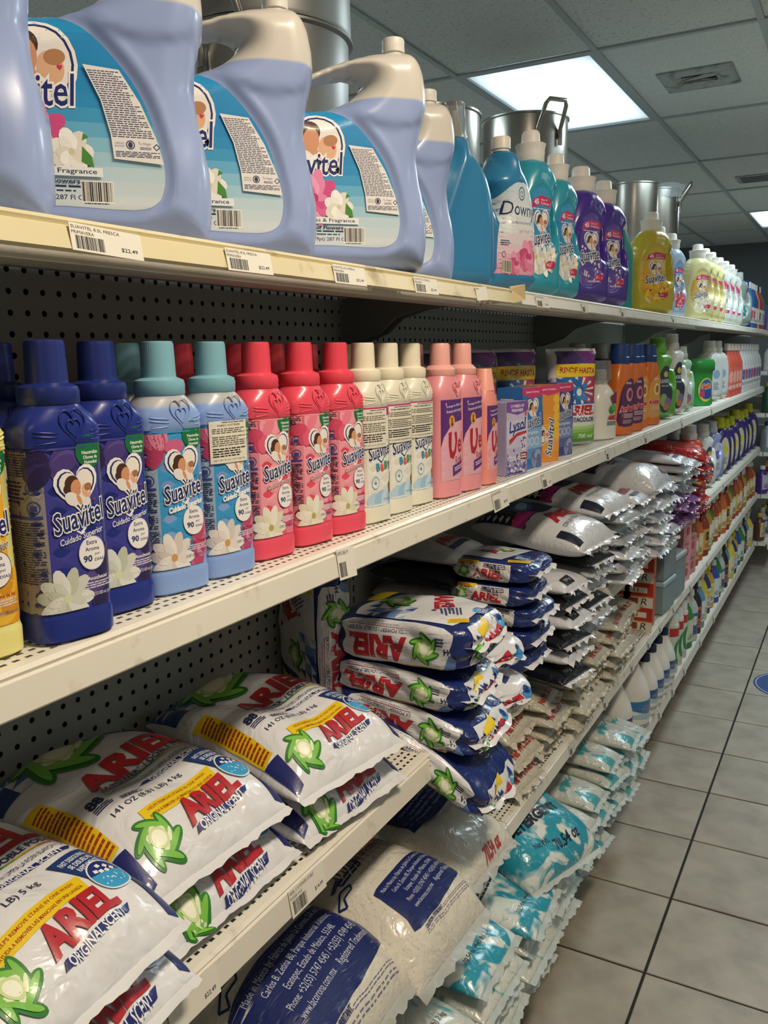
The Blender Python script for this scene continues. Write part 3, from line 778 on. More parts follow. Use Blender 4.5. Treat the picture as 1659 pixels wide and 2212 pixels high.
# ---- rose pink bottles
def vel_label(scale=1.0):
    L = Lab(); L.poly([(-.031, .168), (.060, .168), (.060, .030), (-.031, .030)], '#e6aebd'); L.poly([(-.031, .168), (.060, .168), (.060, .130), (.028, .132), (-.004, .128), (-.026, .105), (-.031, .088)], '#5a2a7a')
    L.text('Protege las fibras delicadas', .012, .158, .062, .0052, '#e9dced', 5, .01); L.text('Protects and maintains fibers', .012, .150, .062, .0052, '#e9dced', 5, .01)
    L.ell(-.004, .131, .0085, .0105, '#e39a2e'); L.poly([(-.007, .124), (.0, .124), (-.003, .131), (-.002, .137), (-.006, .137), (-.005, .131)], '#3a1c28')
    L.poly([(-.014, .112), (-.005, .114), (-.006, .085), (-.002, .078), (.003, .082), (.006, .096), (.003, .112), (.010, .113), (.012, .098), (.008, .078), (.0, .066), (-.010, .070), (-.014, .090)], '#b5172b')
    L.text('el', .022, .094, .020, .036, '#b5172b', 8, .02, .25); L.text('Rosita', .018, .066, .026, .0125, '#a81a3c', 10, .0, .3)
    L.poly([(-.002, .055), (.046, .066), (.046, .050), (-.002, .036)], '#6a2c7e'); L.bars(.003, .040, .048, .056, 2, '#e3cfe6', 4, rot=13)
    return L
def vel(label_text, y, x=-.633, rz=-10, s=1.0, small=False):
    root = tag(empty('softener_bottle', (x, y, Z_1+.0006), (0, 0, rad(rz))), label_text, 'bottle', 'rose pink delicate wash bottles')
    m = plastic('#eb98a0' if not small else '#f0968e', .33, coat=.25)
    prof = [(0, .033, .024, 3.6), (.003, .038, .028, 3.6), (.024, .038, .028, 3.6), (.027, .0372, .0272, 3.8), (.17, .0372, .0272, 3.8), (.176, .0380, .028, 3.6), (.188, .0365, .0275, 3.2), (.199, .031, .0255, 2.6), (.207, .0255, .0245, 2.1), (.2135, .0240, .0240, 2.0)]
    if small: prof = [(0, .024, .018, 3), (.003, .0275, .022, 3), (.150, .0270, .0215, 3), (.158, .0262, .021, 2.8), (.172, .0215, .0195, 2.3), (.178, .0200, .0190, 2)]
    b = loft_body(prof, 96).build('body', m, root, smooth='auto')
    if small:
        cap_mesh([(.0205, .176), (.0200, .178), (.0150, .214), (.0135, .216)], 36, zr=(.178, .2145)).build('cap', plastic('#f2a896', .4), root, smooth='auto')
        L = Lab(); V_ = vel_label(); L.e = [((T-np.array([.004, .03]))*np.array([.72, .86])+np.array([.006, .03]), c) for T, c in V_.e]
        L.build('label', wrap_surf(.0270, .0215, 3), root, eps=.0006)
    else:
        cap_mesh([(.0247, .207), (.0262, .209), (.0262, .2185), (.0205, .2245), (.0178, .2255), (.0168, .2585), (.0150, .2620)], 44, zr=(.2256, .2586)).build('cap', plastic('#f0b0a6', .4), root, smooth='auto')
        S = wrap_surf(.0384, .0284, 3.4); E_ = MB()
        for (w, h, t) in ((.022, .026, .0010), (.011, .013, .0008)):
            hp = heart_pts(.010, .1855, w, h, 5); P = S(np.array([p[0] for p in hp]), np.array([p[1] for p in hp])); E_.tube([tuple(q) for q in P], t, 6, close=True)
        E_.build('emboss', m, b, smooth=True)
        vel_label().build('label', wrap_surf(.0372, .0272, 3.8), root, eps=.0006)
    return root
vel('rose pink wash bottle beside the cream baby bottles', 1.342, -.636)
vel('rose pink wash bottle, second from the cream baby bottles', 1.424, -.632)
vel('small rose pink wash bottle with a tall cone cap', 1.503, -.622, -8, small=True)
vel('rose pink wash bottle in the shade behind the front two', 1.40, -.715, -6)
vel('rose pink wash bottle hidden behind the small one', 1.478, -.695, -6)
# ================================================================== big translucent softener jugs on the top shelf
JO = smooth_closed([(-.118, 0), (-.04, -.0005), (.04, -.0005), (.108, 0), (.124, .010), (.1295, .05), (.128, .095), (.119, .14), (.1155, .175), (.121, .21), (.1295, .245), (.128, .283), (.119, .312), (.103, .3275), (.083, .3295), (.060, .328), (.02, .319), (-.03, .302), (-.075, .279), (-.108, .250), (-.127, .215), (-.131, .17), (-.126, .12), (-.124, .07), (-.129, .03), (-.127, .008)], 4)
JH = np.array(ell_pts(-.026, .262, .056, .0185, 20))
JLAB = smooth_closed([(-.036, .036), (.036, .034), (.060, .041), (.069, .055), (.0715, .078), (.066, .11), (.0525, .149), (.033, .180), (.0035, .211), (-.03, .231), (-.07, .240), (-.104, .232), (-.116, .20), (-.115, .14), (-.115, .08), (-.110, .044), (-.085, .036)], 3)
def jug_detail(u, v, d, side):
    P = np.stack([u, v], -1); dl, _ = sdf(P, JLAB); out = -.0042*np.clip((dl+.010)/.006, 0, 1)              # recessed label panel
    out += .0022*np.exp(-((dl+.013)/.0035)**2)                                                               # rim round it
    r = np.sqrt(((u-.062)/.078)**2+((v-.275)/.066)**2)                                                       # chest pad, upper right
    out += np.where((v > .17), .0050*np.clip((1.02-r)/.06, 0, 1)*np.clip((v-.19)/.03, 0, 1), 0)
    out -= .0075*np.exp(-((u-.098)/.016)**2-((v-.135)/.05)**2)                                               # waist hollow
    out += .0022*np.exp(-((u-.085)/.010)**2-((v-.035)/.009)**2)
    return out
JUG = Inflate(JO, [JH], .060, .040, .0062, jug_detail)
def jug_label():
    L = Lab(); gradient(L, JLAB*np.array([1.0, 1.0]), .034, .242, ['#cfd8dd', '#bcd3dc', '#7fbcd6', '#2f93c6', '#1d87c2', '#1f8cc6', '#2a97cc'], 14)
    A = Lab()
    A.ell(-.036, .180, .044, .044, '#f4f1ec'); A.ell(-.036, .180, .040, .040, '#1c2c66'); A.ell(-.036, .180, .037, .037, '#f0ebe4')
    A.ell(-.052, .196, .019, .016, '#4a2d1c', 20); A.ell(-.050, .183, .014, .020, '#d99a72', -15); A.ell(-.022, .175, .015, .017, '#e6b48e', 10); A.ell(-.017, .186, .012, .008, '#b98258', 10)
    A.ell(-.058, .158, .018, .012, '#f4f0ea', -30); A.ell(-.040, .164, .006, .013, '#d99a72', 30)
    A.heart(-.050, .150, .05, .034, '#f8f6f2'); A.heart(-.050, .149, .042, .028, '#1f3d8c'); A.heart(-.050, .151, .036, .024, '#f8f6f2')
    A.text('Suavitel', -.052, .152, .112, .033, '#1d2a6c', 3, .012, .18, '#f8f6f2', .05); A.heart(-.012, .176, .006, .006, '#d2305a')
    A.flower(-.046, .104, .040, ['#e06a9c', '#d6508a', '#ea8ab2', '#f0a3c4'], 9, .55, 4, '#c23a72', (1, .75, .5))
    A.flower(-.006, .092, .024, ['#f2efe6', '#e6e0d2', '#faf8f2'], 7, .75, 5, '#d8cfa8', (1, .7)); A.poly([(.006, .098), (.016, .088), (.018, .076), (.004, .082)], '#4d8a3a'); A.poly([(.008, .112), (.014, .108), (.006, .104)], '#4d8a3a')
    L.e += [(T*np.array([.92, 1.0])+np.array([-.020, 0.0]), c_) for T, c_ in A.e]
    L.rect(-.10, .005, .067, .0765, '#e9ecec'); L.text('Softness & Fragrance', -.045, .0715, .088, .0068, '#24304e', 0, .01)
    L.text('of Flowers', -.040, .0620, .042, .0052, '#24304e', 0, .02); L.bars(-.09, -.014, .0545, .0585, 1, '#24304e', 2); L.bars(-.09, -.014, .0505, .0535, 1, '#24304e', 3)
    L.text('8.5 L (17.9pt) 287 Fl Oz.', -.052, .0445, .082, .0068, '#24304e', 0, .01)
    L.barcode(-.018, .014, .0415, .062, seed=8, bg='#f2efe6'); L.bars(-.016, .012, .0385, .0405, 1, '#24304e', 9, words=8)
    # panel of small print
    P = [(-.008, .181), (.029, .178), (.049, .146), (.064, .110), (.0705, .083), (.018, .087), (.016, .112), (.008, .146)]
    L.poly(P, '#e9e6e2')
    T = Lab()
    for k in range(30):
        v = .1755-k*.00225; a = np.interp(-v, [-.181, -.146, -.112, -.087], [-.008, .008, .016, .018])+.0015; b = np.interp(-v, [-.178, -.146, -.110, -.083], [.029, .049, .064, .0705])-.0022
        L.bars(a, b, v-.0011, v+.0009, 1, '#4a4a6a', k, words=7)
    L.text('AHORRA AGUA', .0245, .1035, .010, .0022, '#3a3a60'); L.text('SAVE WATER', .0245, .1005, .010, .0022, '#3a3a60'); L.ring(.036, .102, .0048, .0048, .0012, '#3a3a60', 16); L.ell(.036, .102, .0025, .0032, '#3a3a60')
    L.text('Tu Hogar', .0515, .1035, .014, .0040, '#3a3a60', 0, .0, .3); L.bars(.046, .058, .0975, .1005, 2, '#3a3a60', 5, words=3); L.rect(.061, .0665, .098, .1035, '#3a3a60', 45); L.rect(.062, .0655, .099, .1025, '#e9e6e2', 45)
    L.bars(.020, .067, .089, .0955, 4, '#3a3a60', 6, words=6)
    return L
M_JUG = plastic('#93a5d2', .34, coat=.25, level=(.250, '#d0cbc2'))
jug_src = empty('softener_jug')
jug_body = JUG.build('body', M_JUG, jug_src, 1)
cap_mesh([(.0150, .326), (.0150, .332), (.0175, .3325), (.0178, .338), (.0172, .3385), (.0176, .350), (.0165, .3525)], 40, zr=(.338, .3505), depth=.0005).build('cap', plastic('#d9d6d0', .45), jug_src, (0, .083, 0) and (0, 0, 0), smooth='auto').location = (0, .083, 0)
jug_label().build('label', JUG.surf(), jug_src, eps=.0003)
first = True
JUGS = [(.474, -.720, -42, 'huge pale blue softener jug cut off at the top left corner'), (.684, -.720, -42, 'huge pale blue softener jug whose whole label and flower show'), (.889, -.720, -42, 'huge pale blue softener jug with a steel pot behind its handle hole'), (1.105, -.672, -44, 'huge pale blue softener jug standing over the shelf edge, before the last one'), (1.345, -.735, -42, 'rearmost pale blue softener jug, beside the blue bottle with the clear cap')]
for (yy, xx, rz, lb) in JUGS:
    o_ = jug_src if first else copy_tree(jug_src); first = False
    o_.location = (xx, yy, Z_TOP+.0006); o_.rotation_euler = (0, 0, rad(rz)); o_.scale = (.91, .91, .91); tag(o_, lb, 'jug', 'huge pale blue softener jugs')
# ================================================================== handled softener bottles on the top shelf
WO = smooth_closed([(-.060, 0), (0, -.0003), (.060, 0), (.073, .008), (.078, .04), (.0805, .09), (.079, .14), (.072, .19), (.058, .225), (.040, .247), (.024, .256), (.0, .258), (-.024, .256), (-.040, .247), (-.058, .225), (-.072, .19), (-.079, .14), (-.0805, .09), (-.078, .04), (-.073, .008)], 4)
WH = np.array(ell_pts(.054, .152, .0105, .042, -6))
WL = np.array(ell_pts(-.014, .120, .050, .080, -3, 40))
def wide_detail(u, v, d, side):
    P = np.stack([u, v], -1); dl, _ = sdf(P, WL); out = -.0022*np.clip((dl+.006)/.004, 0, 1)
    out += .0018*np.exp(-((dl+.010)/.003)**2)+.0016*np.exp(-((dl+.020)/.003)**2)*(v < .1)
    out += .003*np.exp(-((u+.02-.25*(v-.22))/.012)**2)*np.clip((v-.19)/.03, 0, 1)-.003*np.exp(-((u-.02-.25*(v-.22))/.01)**2)*np.clip((v-.19)/.03, 0, 1)
    return out
WIDE = Inflate(WO, [WH], .045, .034, .0062, wide_detail)
wide_mesh_V = WIDE.mb()
def wide_label(cols, fl, centre, lav=False, badge='102', text2=None):
    L = Lab(); gradient(L, WL, .04, .20, cols, 8)
    L.poly([(-.040, .176), (-.014, .185), (.026, .180), (.030, .163), (-.012, .168), (-.046, .160)], '#c62a62'); L.text('45', -.028, .1725, .016, .0105, '#f8eef2', 6, .03)
    L.text('Days of', -.002, .1765, .022, .0045, '#f8eef2', 0, .01); L.text('Freshness', .001, .1705, .028, .0045, '#f8eef2', -2, .01); L.bars(-.040, .026, .1585, .1615, 1, '#f4eef0', 3)
    if lav:
        r = random.Random(3)
        for k in range(70): L.ell(-.050+r.random()*.08, .05+abs(r.gauss(0, .022))+(.05 if r.random() < .25 else 0), .004, .003, r.choice(('#d9c9ea', '#f0e9f6', '#8d6bb4', '#5d4690')), r.uniform(0, 180), 8)
    else:
        for (fu, fv, fr) in ((-.028, .072, .026), (.004, .064, .028), (.022, .078, .020)): L.flower(fu, fv, fr, fl, 8, .5, int(fr*1e4), centre)
    mother_child(L, -.010, .134, .046, .044, 4); L.poly([(-.026, .102), (.010, .104), (-.008, .088)], '#fbfaf7'); suavitel(L, -.012, .108, .076, .025, 8)
    L.ell(.020, .0585, .016, .008, '#c62a62', 6); L.text(badge, .015, .0588, .012, .0058, '#f8eef2', 4, .02); L.bars(-.02, .025, .047, .051, 2, '#f2f0ee', 3, words=3)
    return L
def bell_cap(name, parent, z0, hexc='#e9e6de', s=1.0):
    return cap_mesh([(.024*s, z0-.004), (.0255*s, z0), (.026*s, z0+.014), (.0262*s, z0+.020), (.0285*s, z0+.030), (.0270*s, z0+.031), (.0190*s, z0+.026), (.0178*s, z0+.030), (.0165*s, z0+.050), (.0140*s, z0+.0545), (.0100*s, z0+.0555)], 0, 28).build(name, plastic(hexc, .42), parent, smooth='auto')
WK = {}
def wide_kind(key, body, L):
    r = empty('softener_bottle'); o = link('body', wide_mesh_V.me('body', body, True), r); md = o.modifiers.new('sub', 'SUBSURF'); md.levels = md.render_levels = 1
    bell_cap('cap', r, .2515, s=1.22); L.build('label', WIDE.surf(), r, eps=.0005); WK[key] = [r, False]
W5 = ['#f2efe8', '#e8e4da', '#faf8f4', '#ded8cc']
wide_kind('teal', plastic('#2f9cb4', .28, coat=.3), wide_label(['#dfe6e4', '#3f9fd0', '#2a86c4', '#3a98cc'], W5, '#d9c24a'))
wide_kind('purple', plastic('#4a2f96', .28, coat=.3), wide_label(['#6a4aa6', '#55369c', '#4f3396', '#573aa0'], W5, None, True))
wide_kind('yellow', plastic('#c9b83a', .28, coat=.3), wide_label(['#e8a92a', '#f0b92e', '#e6b436', '#d9ba3c'], ['#f0b81e', '#e6a012', '#f6cc3a'], '#8a5a1a', badge='105'))
wide_kind('pale', plastic('#d6cf96', .32, coat=.3), wide_label(['#e9e2c4', '#d6b65a', '#cf9f3e', '#d9c07a'], ['#efe9d8', '#e2d8bc', '#f6f2e6'], '#c8a850'))
wide_kind('sky', plastic('#9fb6cc', .35, coat=.3), wide_label(['#b23a5a', '#3f78b8', '#3b74b8', '#6f9ccc'], ['#e0607a', '#c8405e', '#f08a9c'], '#f0e2a0'))
wide_kind('white', plastic('#cfd6cc', .35, coat=.2), wide_label(['#dfe3dc', '#e6e8e2', '#e2e4de', '#d94a7a'], ['#cfe0ea', '#e6eef2'], '#e6b8c4', badge='90'))
def wput(kind, x, y, rz, label, s=1.0, z=Z_TOP):
    src = WK[kind]; o = src[0] if not src[1] else copy_tree(src[0]); src[1] = True
    o.location = (x, y, z+.0015); o.rotation_euler = (0, 0, rad(rz)); o.scale = (s, s, s); tag(o, label, 'bottle', 'handled softener bottles on the top shelf'); return o
# two deep blue softener bottles beside the jugs
DO = smooth_closed([(-.070, 0), (0, -.0003), (.070, 0), (.088, .010), (.0935, .05), (.092, .11), (.084, .165), (.066, .210), (.044, .240), (.030, .252), (.020, .275), (.0, .2775), (-.020, .275), (-.030, .252), (-.050, .236), (-.074, .205), (-.089, .16), (-.0935, .11), (-.0935, .05), (-.088, .010)], 4)
DLAB = smooth_closed([(-.066, .035), (.062, .035), (.078, .045), (.080, .10), (.070, .155), (.044, .200), (.008, .212), (-.030, .200), (-.058, .160), (-.070, .105), (-.072, .045)], 3)
def down_detail(u, v, d, side):
    P = np.stack([u, v], -1); dl, _ = sdf(P, DLAB); out = -.002*np.clip((dl+.004)/.004, 0, 1)*(1 if side > 0 else 0)
    return out+.004*np.exp(-((u-.01-.45*(.2-v))/.010)**2)*(0 if side > 0 else 1)-.004*np.exp(-((u-.035-.45*(.2-v))/.014)**2)*(0 if side > 0 else 1)
DOW = Inflate(DO, [np.array(ell_pts(-.058, .178, .010, .036, 24))], .056, .042, .0066, down_detail)
DOWB = Inflate(DO, [], .056, .042, .0066, down_detail)
def down_bottle(loc, rz, label, clear, face):
    r = tag(empty('softener_bottle', loc, (0, 0, rad(rz))), label, 'bottle', 'deep blue softener bottles'); r.scale = (.88, .80, 1.0)
    (DOW if face else DOWB).build('body', plastic('#2f7fae', .3, coat=.35), r, 1)
    if clear:
        cap_mesh([(.016, .275), (.017, .278), (.0165, .300), (.012, .301), (.009, .318), (.007, .322)], 0, 24).build('spout', plastic('#e3d9c8', .4), r, smooth='auto')
        cu_ = MB(); cu_.lathe([(.030, .272), (.0305, .277), (.0285, .280), (.0240, .335), (.0225, .3365), (.0215, .335), (.0265, .281), (.0285, .273)], 32, cap=False)
        cu_.build('measuring_cup', mat('#e9edf0', .12, 'clear_plastic', trans=.92, ior=1.1), r, smooth='auto')
    else:
        cap_mesh([(.0195, .2745), (.0195, .279), (.0225, .2795), (.0222, .300), (.0205, .3025)], 40, zr=(.28, .3005)).build('cap', plastic('#e6dfd2', .42), r, smooth='auto')
    if face:
        L = Lab(); gradient(L, DLAB, .035, .212, ['#e0a0b8', '#e6c8d2', '#dfe4e6', '#d9e2e8', '#cfdde6'], 9)
        L.ring(.010, .190, .011, .013, .0022, '#24385c', 20); L.ring(.010, .189, .005, .006, .0015, '#24385c', 16); L.text('Downy', .012, .157, .096, .034, '#1c2c52', -2, .0, .0); L.text('ULTRA CONCENTRATED', .014, .1345, .066, .0045, '#24385c'); L.text('april fresh', .022, .1185, .040, .011, '#d0688c', 0, 0, .2)
        for (a, b, c_) in ((.034, .072, .040), (-.012, .056, .030), (-.040, .050, .022)):
            if b < .1: L.flower(a, b, c_, ['#d8628c', '#e080a2', '#ea9cb8', '#c84a78'], 6, .8, int(c_*1000), '#c23a6c', (.8, .6, .4))
        L.bars(-.064, -.030, .088, .100, 3, '#3a4a66', 3, words=3); L.ring(-.055, .072, .006, .006, .001, '#3a4a66', 14); L.barcode(-.060, -.030, .0385, .060, seed=5, bg='#e6e2c8')
        L.build('label', DOW.surf(), r, eps=.0005)
    return r
down_bottle((-.700, 1.545, Z_TOP+.0015), 138, 'deep blue softener bottle with a clear measuring cup, its back turned', True, False)
down_bottle((-.668, 1.700, Z_TOP+.0015), -20, 'deep blue softener bottle with a white cap and a pink rose label', False, True)
wput('teal', -.660, 1.850, -24, 'teal softener bottle beside the deep blue ones', 1.12).scale = (1.0, .88, 1.12)
wput('teal', -.655, 2.005, -16, 'second teal softener bottle, beside the purple pair', 1.06).scale = (.95, .85, 1.06)
wput('purple', -.655, 2.205, -22, 'purple softener bottle nearest the teal ones', 1.08)
wput('purple', -.655, 2.415, -22, 'second purple softener bottle, further down the shelf', 1.08)
wput('yellow', -.668, 3.08, -40, 'bright yellow softener bottle with sunflower label', 1.1)
wput('sky', -.70, 3.36, -16, 'pale blue softener bottle half hidden behind the bright yellow one', 1.06)
wput('sky', -.70, 3.58, -16, 'pale blue softener bottle, second behind the bright yellow one', 1.06)
for k, yy in enumerate((3.98, 4.16, 4.34)): wput('pale', -.665, yy, -36, ['pale yellow softener bottle, first of three', 'pale yellow softener bottle, middle of three', 'pale yellow softener bottle, last of three'][k], 1.05)
for k, yy in enumerate((4.58, 4.78, 5.0)): wput('white', -.665, yy, -34, ['white softener bottle beside the pale yellow ones', 'white softener bottle, second from the pale yellow ones', 'white softener bottle before the grey jug'][k], 1.04)
# the green bottle behind the purple pair: plain tall, ribbed shoulders
def tall_bottle(name, loc, rz, prof, hexb, capprof, hexcap, label, group=None, cat='bottle', lab=None, surf=None, n=36, capkw=None):
    r = tag(empty(name, loc, (0, 0, rad(rz))), label, cat, group)
    loft_body(prof, n).build('body', plastic(hexb, .32, coat=.25) if isinstance(hexb, str) else hexb, r, smooth='auto')
    if capprof: cap_mesh(capprof, 0, 20).build('cap', plastic(hexcap, .4), r, smooth='auto')
    if lab is not None: lab.build('label', surf, r, eps=.0008, sub=.012)
    return r
tall_bottle('cleaner_bottle', (-.74, 2.64, Z_TOP+.0006), -12, [(0, .060, .040, 3), (.004, .066, .045, 3), (.05, .064, .044, 3), (.11, .058, .040, 3), (.18, .064, .044, 3), (.23, .055, .038, 2.6), (.27, .036, .030, 2.2), (.285, .024, .024, 2), (.31, .023, .023, 2)], '#1f8f86', [(.025, .308), (.026, .312), (.024, .35), (.02, .353)], '#2a9a8a', 'sea green bottle behind the second purple one')
tall_bottle('cleaner_bottle', (-.72, 2.86, Z_TOP+.0006), -12, [(0, .050, .035, 3), (.004, .055, .040, 3), (.19, .052, .038, 3), (.24, .03, .028, 2.2), (.26, .022, .022, 2)], '#23867e', [(.023, .258), (.024, .262), (.02, .30), (.017, .302)], '#d9d6d0', 'sea green bottle just before the bright yellow one')
# far end of the top shelf: a grey handled jug and small coloured bottles
GJ = Inflate(smooth_closed([(-.07, 0), (.07, 0), (.09, .02), (.095, .09), (.085, .17), (.05, .23), (.025, .25), (-.025, .25), (-.06, .22), (-.088, .16), (-.095, .08), (-.09, .02)], 3), [np.array(ell_pts(.045, .15, .014, .045, -10))], .05, .04, .012)
r = tag(empty('detergent_jug', (-.655, 5.24, Z_TOP+.006), (0, 0, rad(-30))), 'grey handled jug near the far end of the top shelf', 'jug')
GJ.build('body', plastic('#8f9a98', .35, coat=.2), r); cap_mesh([(.026, .248), (.027, .252), (.024, .29), (.02, .292)], 0, 20).build('cap', plastic('#b9c0be', .4), r, smooth='auto')
Lg = Lab(); Lg.ell(-.01, .09, .05, .05, '#dfe3e0'); Lg.flower(-.01, .08, .035, ['#2f8a86', '#3fa39c'], 7, .6, 2, '#e6e6da'); Lg.build('label', GJ.surf(), r, eps=.0006)
SM = [(0, .030, .024, 3), (.003, .034, .027, 3), (.14, .033, .026, 3), (.17, .022, .020, 2.2), (.185, .014, .014, 2), (.20, .014, .014, 2)]
for k, (yy, cb, cc, nm) in enumerate(((5.42, '#23307e', '#23307e', 'navy'), (5.55, '#2f7fb8', '#dfe3e6', 'mid blue'), (5.66, '#3a5fa8', '#dfe3e6', 'cobalt'), (5.77, '#6a4aa0', '#e6e2e0', 'violet'), (5.87, '#d6b83a', '#e6e2d0', 'yellow'), (5.97, '#b03a5a', '#2a2a3a', 'crimson'), (6.06, '#d04a8a', '#e6e2e0', 'magenta'), (6.15, '#3a8f5a', '#2a4a8a', 'green'))):
    Ls = Lab(); Ls.rect(-.03, .03, .03, .12, '#e6e4de'); Ls.ell(0, .08, .02, .025, cc if cc != '#dfe3e6' else '#d0405a'); Ls.bars(-.022, .022, .04, .055, 2, '#3a3a50', k)
    tall_bottle('cleaner_bottle', (-.635, yy, Z_TOP+.0006), -25, [(z*1.15, a*1.15, b*1.15, e) for z, a, b, e in SM], cb, [(.016, .228), (.0175, .232), (.015, .262), (.012, .264)], cc, nm+' cleaner bottle at the far end of the top shelf', 'small bottles at the far end of the top shelf', lab=Ls, surf=wrap_surf(.038, .030, 3), n=24)

# ================================================================== steel pots on the high ledge behind the top shelf
ZL = 1.93
lg = tag(empty('storage_ledge', (0, 0, 0)), 'plain high ledge behind the top shelf that carries the pots', 'ledge')
MB().box(-1.62, -.975, .4, 6.2, ZL-.03, ZL).build('board', mat('#8a8f90', .6, 'ledge_paint'), lg)
for yy in (.5, 2.2, 4.0, 6.0): MB().box(-1.02, -.978, yy-.02, yy+.02, .0005, ZL-.031).build('post', mat('#8a8f90', .6, 'ledge_paint'), lg)
M_STEEL = mat('#b9b6ae', .28, 'brushed_steel', metal=1.0, var=.08, nscale=3.0)
M_ALU = mat('#c3c2be', .42, 'aluminium', metal=1.0, var=.08, nscale=5.0)
def pot(loc, r, h, m, label, rim=.008, taper=1.0, handle=True, hrot=0, roundb=.03, name='stock_pot'):
    o = tag(empty(name, loc, (0, 0, rad(hrot))), label, 'pot', 'steel pots on the high ledge')
    b = MB(); b.lathe([(r*taper-roundb, 0), (r*taper-roundb*.3, roundb*.3), (r*taper, roundb), (r, h-.012), (r, h-.010), (r+rim, h-.006), (r+rim, h-.001), (r+rim*.5, h), (r-.003, h-.002), (r*taper-.004, roundb+.005), (r*taper-roundb, .008)], 56)
    b.build('vessel', m, o, smooth='auto')
    if handle:
        for s_ in (-1, 1):
            y0_ = s_*(r+.002); w = r*.30; z1 = h-.075
            P = [(-w, y0_, z1-.02), (-w, y0_, z1+.01), (-w*.98, y0_+s_*.012, z1+.03), (-w*.9, y0_+s_*.045, z1+.085), (-w*.7, y0_+s_*.055, z1+.10), (w*.7, y0_+s_*.055, z1+.10), (w*.9, y0_+s_*.045, z1+.085), (w*.98, y0_+s_*.012, z1+.03), (w, y0_, z1+.01), (w, y0_, z1-.02)]
            hd = MB().tube(P, .0085, 10).build('handle', M_STEEL, o, smooth=True)
            MB().box(-w-.008, -w+.008, y0_-.003, y0_+.004, z1-.045, z1+.012).build('bracket_plate', M_STEEL, hd); MB().box(w-.008, w+.008, y0_-.003, y0_+.004, z1-.045, z1+.012).build('bracket_plate', M_STEEL, hd)
    return o
pot((-1.25, 1.72, ZL+.0006), .19, .275, M_ALU, 'lower aluminium pot of the stack behind the jugs', .010, .97, True, 10)
pot((-1.25, 1.72, ZL+.2762), .196, .26, M_ALU, 'upper aluminium pot of the stack behind the jugs', .010, 1.0, False, 0, .012)
pot((-1.25, 2.55, ZL+.0006), .165, .30, M_STEEL, 'dark steel pot behind the last pale blue jug', .006, 1.0, False)
pot((-1.25, 3.44, ZL+.0006), .166, .475, M_STEEL, 'tall steel stock pot with a loop handle under the ceiling light', .006, 1.0, True, -128)
pot((-1.32, 4.02, ZL+.0006), .13, .31, M_STEEL, 'low steel pot behind the purple bottles', .006, 1.0, True, -120)
pot((-1.10, 4.62, ZL+.0006), .125, .40, M_STEEL, 'steel pot behind the green bottle, without wrapping', .006, 1.0, False)
pot((-1.08, 5.08, ZL+.0006), .122, .44, M_STEEL, 'steel pot with clear wrapping on its rim at the far end of the ledge', .006, 1.0, True, -80)
wr = MB(); rr = random.Random(9)
V = []; F = []
for i in range(25):
    a = -.4+PI*1.3*i/24
    for j in range(4):
        R_ = .134+.010*rr.random()+(.012 if j == 3 else 0); V.append((R_*math.cos(a), R_*math.sin(a), .385+.022*j+.008*rr.random()))
for i in range(24):
    for j in range(3): F.append((i*4+j, (i+1)*4+j, (i+1)*4+j+1, i*4+j+1))
wr.add(V, F)
po = [o for o in bpy.data.objects if o.get('label', '').startswith('steel pot with clear wrapping')][0]
wr.build('plastic_wrap', mat('#dfe6e8', .15, 'clear_film', trans=.7, ior=1.05, bump=(60, .6)), po, smooth=True)
# ================================================================== boxes, pouches and bottles further along the second shelf
Z = Z_1+.0006
def box_surf(face, w, d, h):
    """front (+x) or left (-y) or top face; u,v in metres centred horizontally, v from 0"""
    if face == 'front': return lambda u, v: np.stack([np.full_like(u, d/2), u, v], -1)
    if face == 'left': return lambda u, v: np.stack([u, np.full_like(u, -w/2), v], -1)
    if face == 'top': return lambda u, v: np.stack([-v, u, np.full_like(u, h)], -1)
def carton(name, loc, rz, w, d, h, hexc, label, front=None, left=None, top=None, group=None, cat='box', rx=0):
    r = tag(empty(name, loc, (0, 0, rad(rz))), label, cat, group)
    b = MB(); e = .0015
    ringr = lambda a, b_, z: [(a, -b_+e, z), (a, b_-e, z), (a-e, b_, z), (-a+e, b_, z), (-a, b_-e, z), (-a, -b_+e, z), (-a+e, -b_, z), (a-e, -b_, z)]
    b.loft([ringr(d/2-e, w/2-e, 0), ringr(d/2, w/2, e), ringr(d/2, w/2, h-e), ringr(d/2-e, w/2-e, h)])
    b.build('carton', mat(hexc, .45, 'card', var=.03, coat=.15), r, smooth=False)
    if front: front.build('front_print', box_surf('front', w, d, h), r, sub=1)
    if left: left.build('side_print', box_surf('left', w, d, h), r, sub=1)
    if top: top.build('top_print', box_surf('top', w, d, h), r, sub=1)
    return r
# lavender air freshener box
L = Lab(); w, h = .074, .148
gradient(L, [(-w/2, 0), (w/2, 0), (w/2, h), (-w/2, h)], 0, h, ['#8f86b8', '#c9c2de', '#d6d0e6', '#b9b0d6'], 8)
L.poly([(-.037, h), (.037, h), (.037, .128), (0, .121), (-.037, .128)], '#7a4a9c'); L.text('12 WEEKS OF', 0, .139, .046, .006, '#f4eef6', 0, .02); L.text('FRESHNESS', 0, .1305, .040, .006, '#f4eef6', 0, .02)
L.text('Lysol', .002, .097, .062, .030, '#1f2f86', 8, .02, .25); L.poly([(-.028, .072), (.0, .085), (.032, .088), (.034, .083), (.0, .078), (-.026, .062)], '#c02a3a'); L.stroke([(-.02, .088), (.03, .094)], .003, '#1f2f86')
r_ = random.Random(2)
for k in range(60): L.ell(r_.uniform(-.034, .03), r_.uniform(.004, .05)*r_.random()+.003, .0035, .0025, r_.choice(('#5a4a8c', '#e6e0f0', '#7a6ab0')), r_.uniform(0, 180), 8)
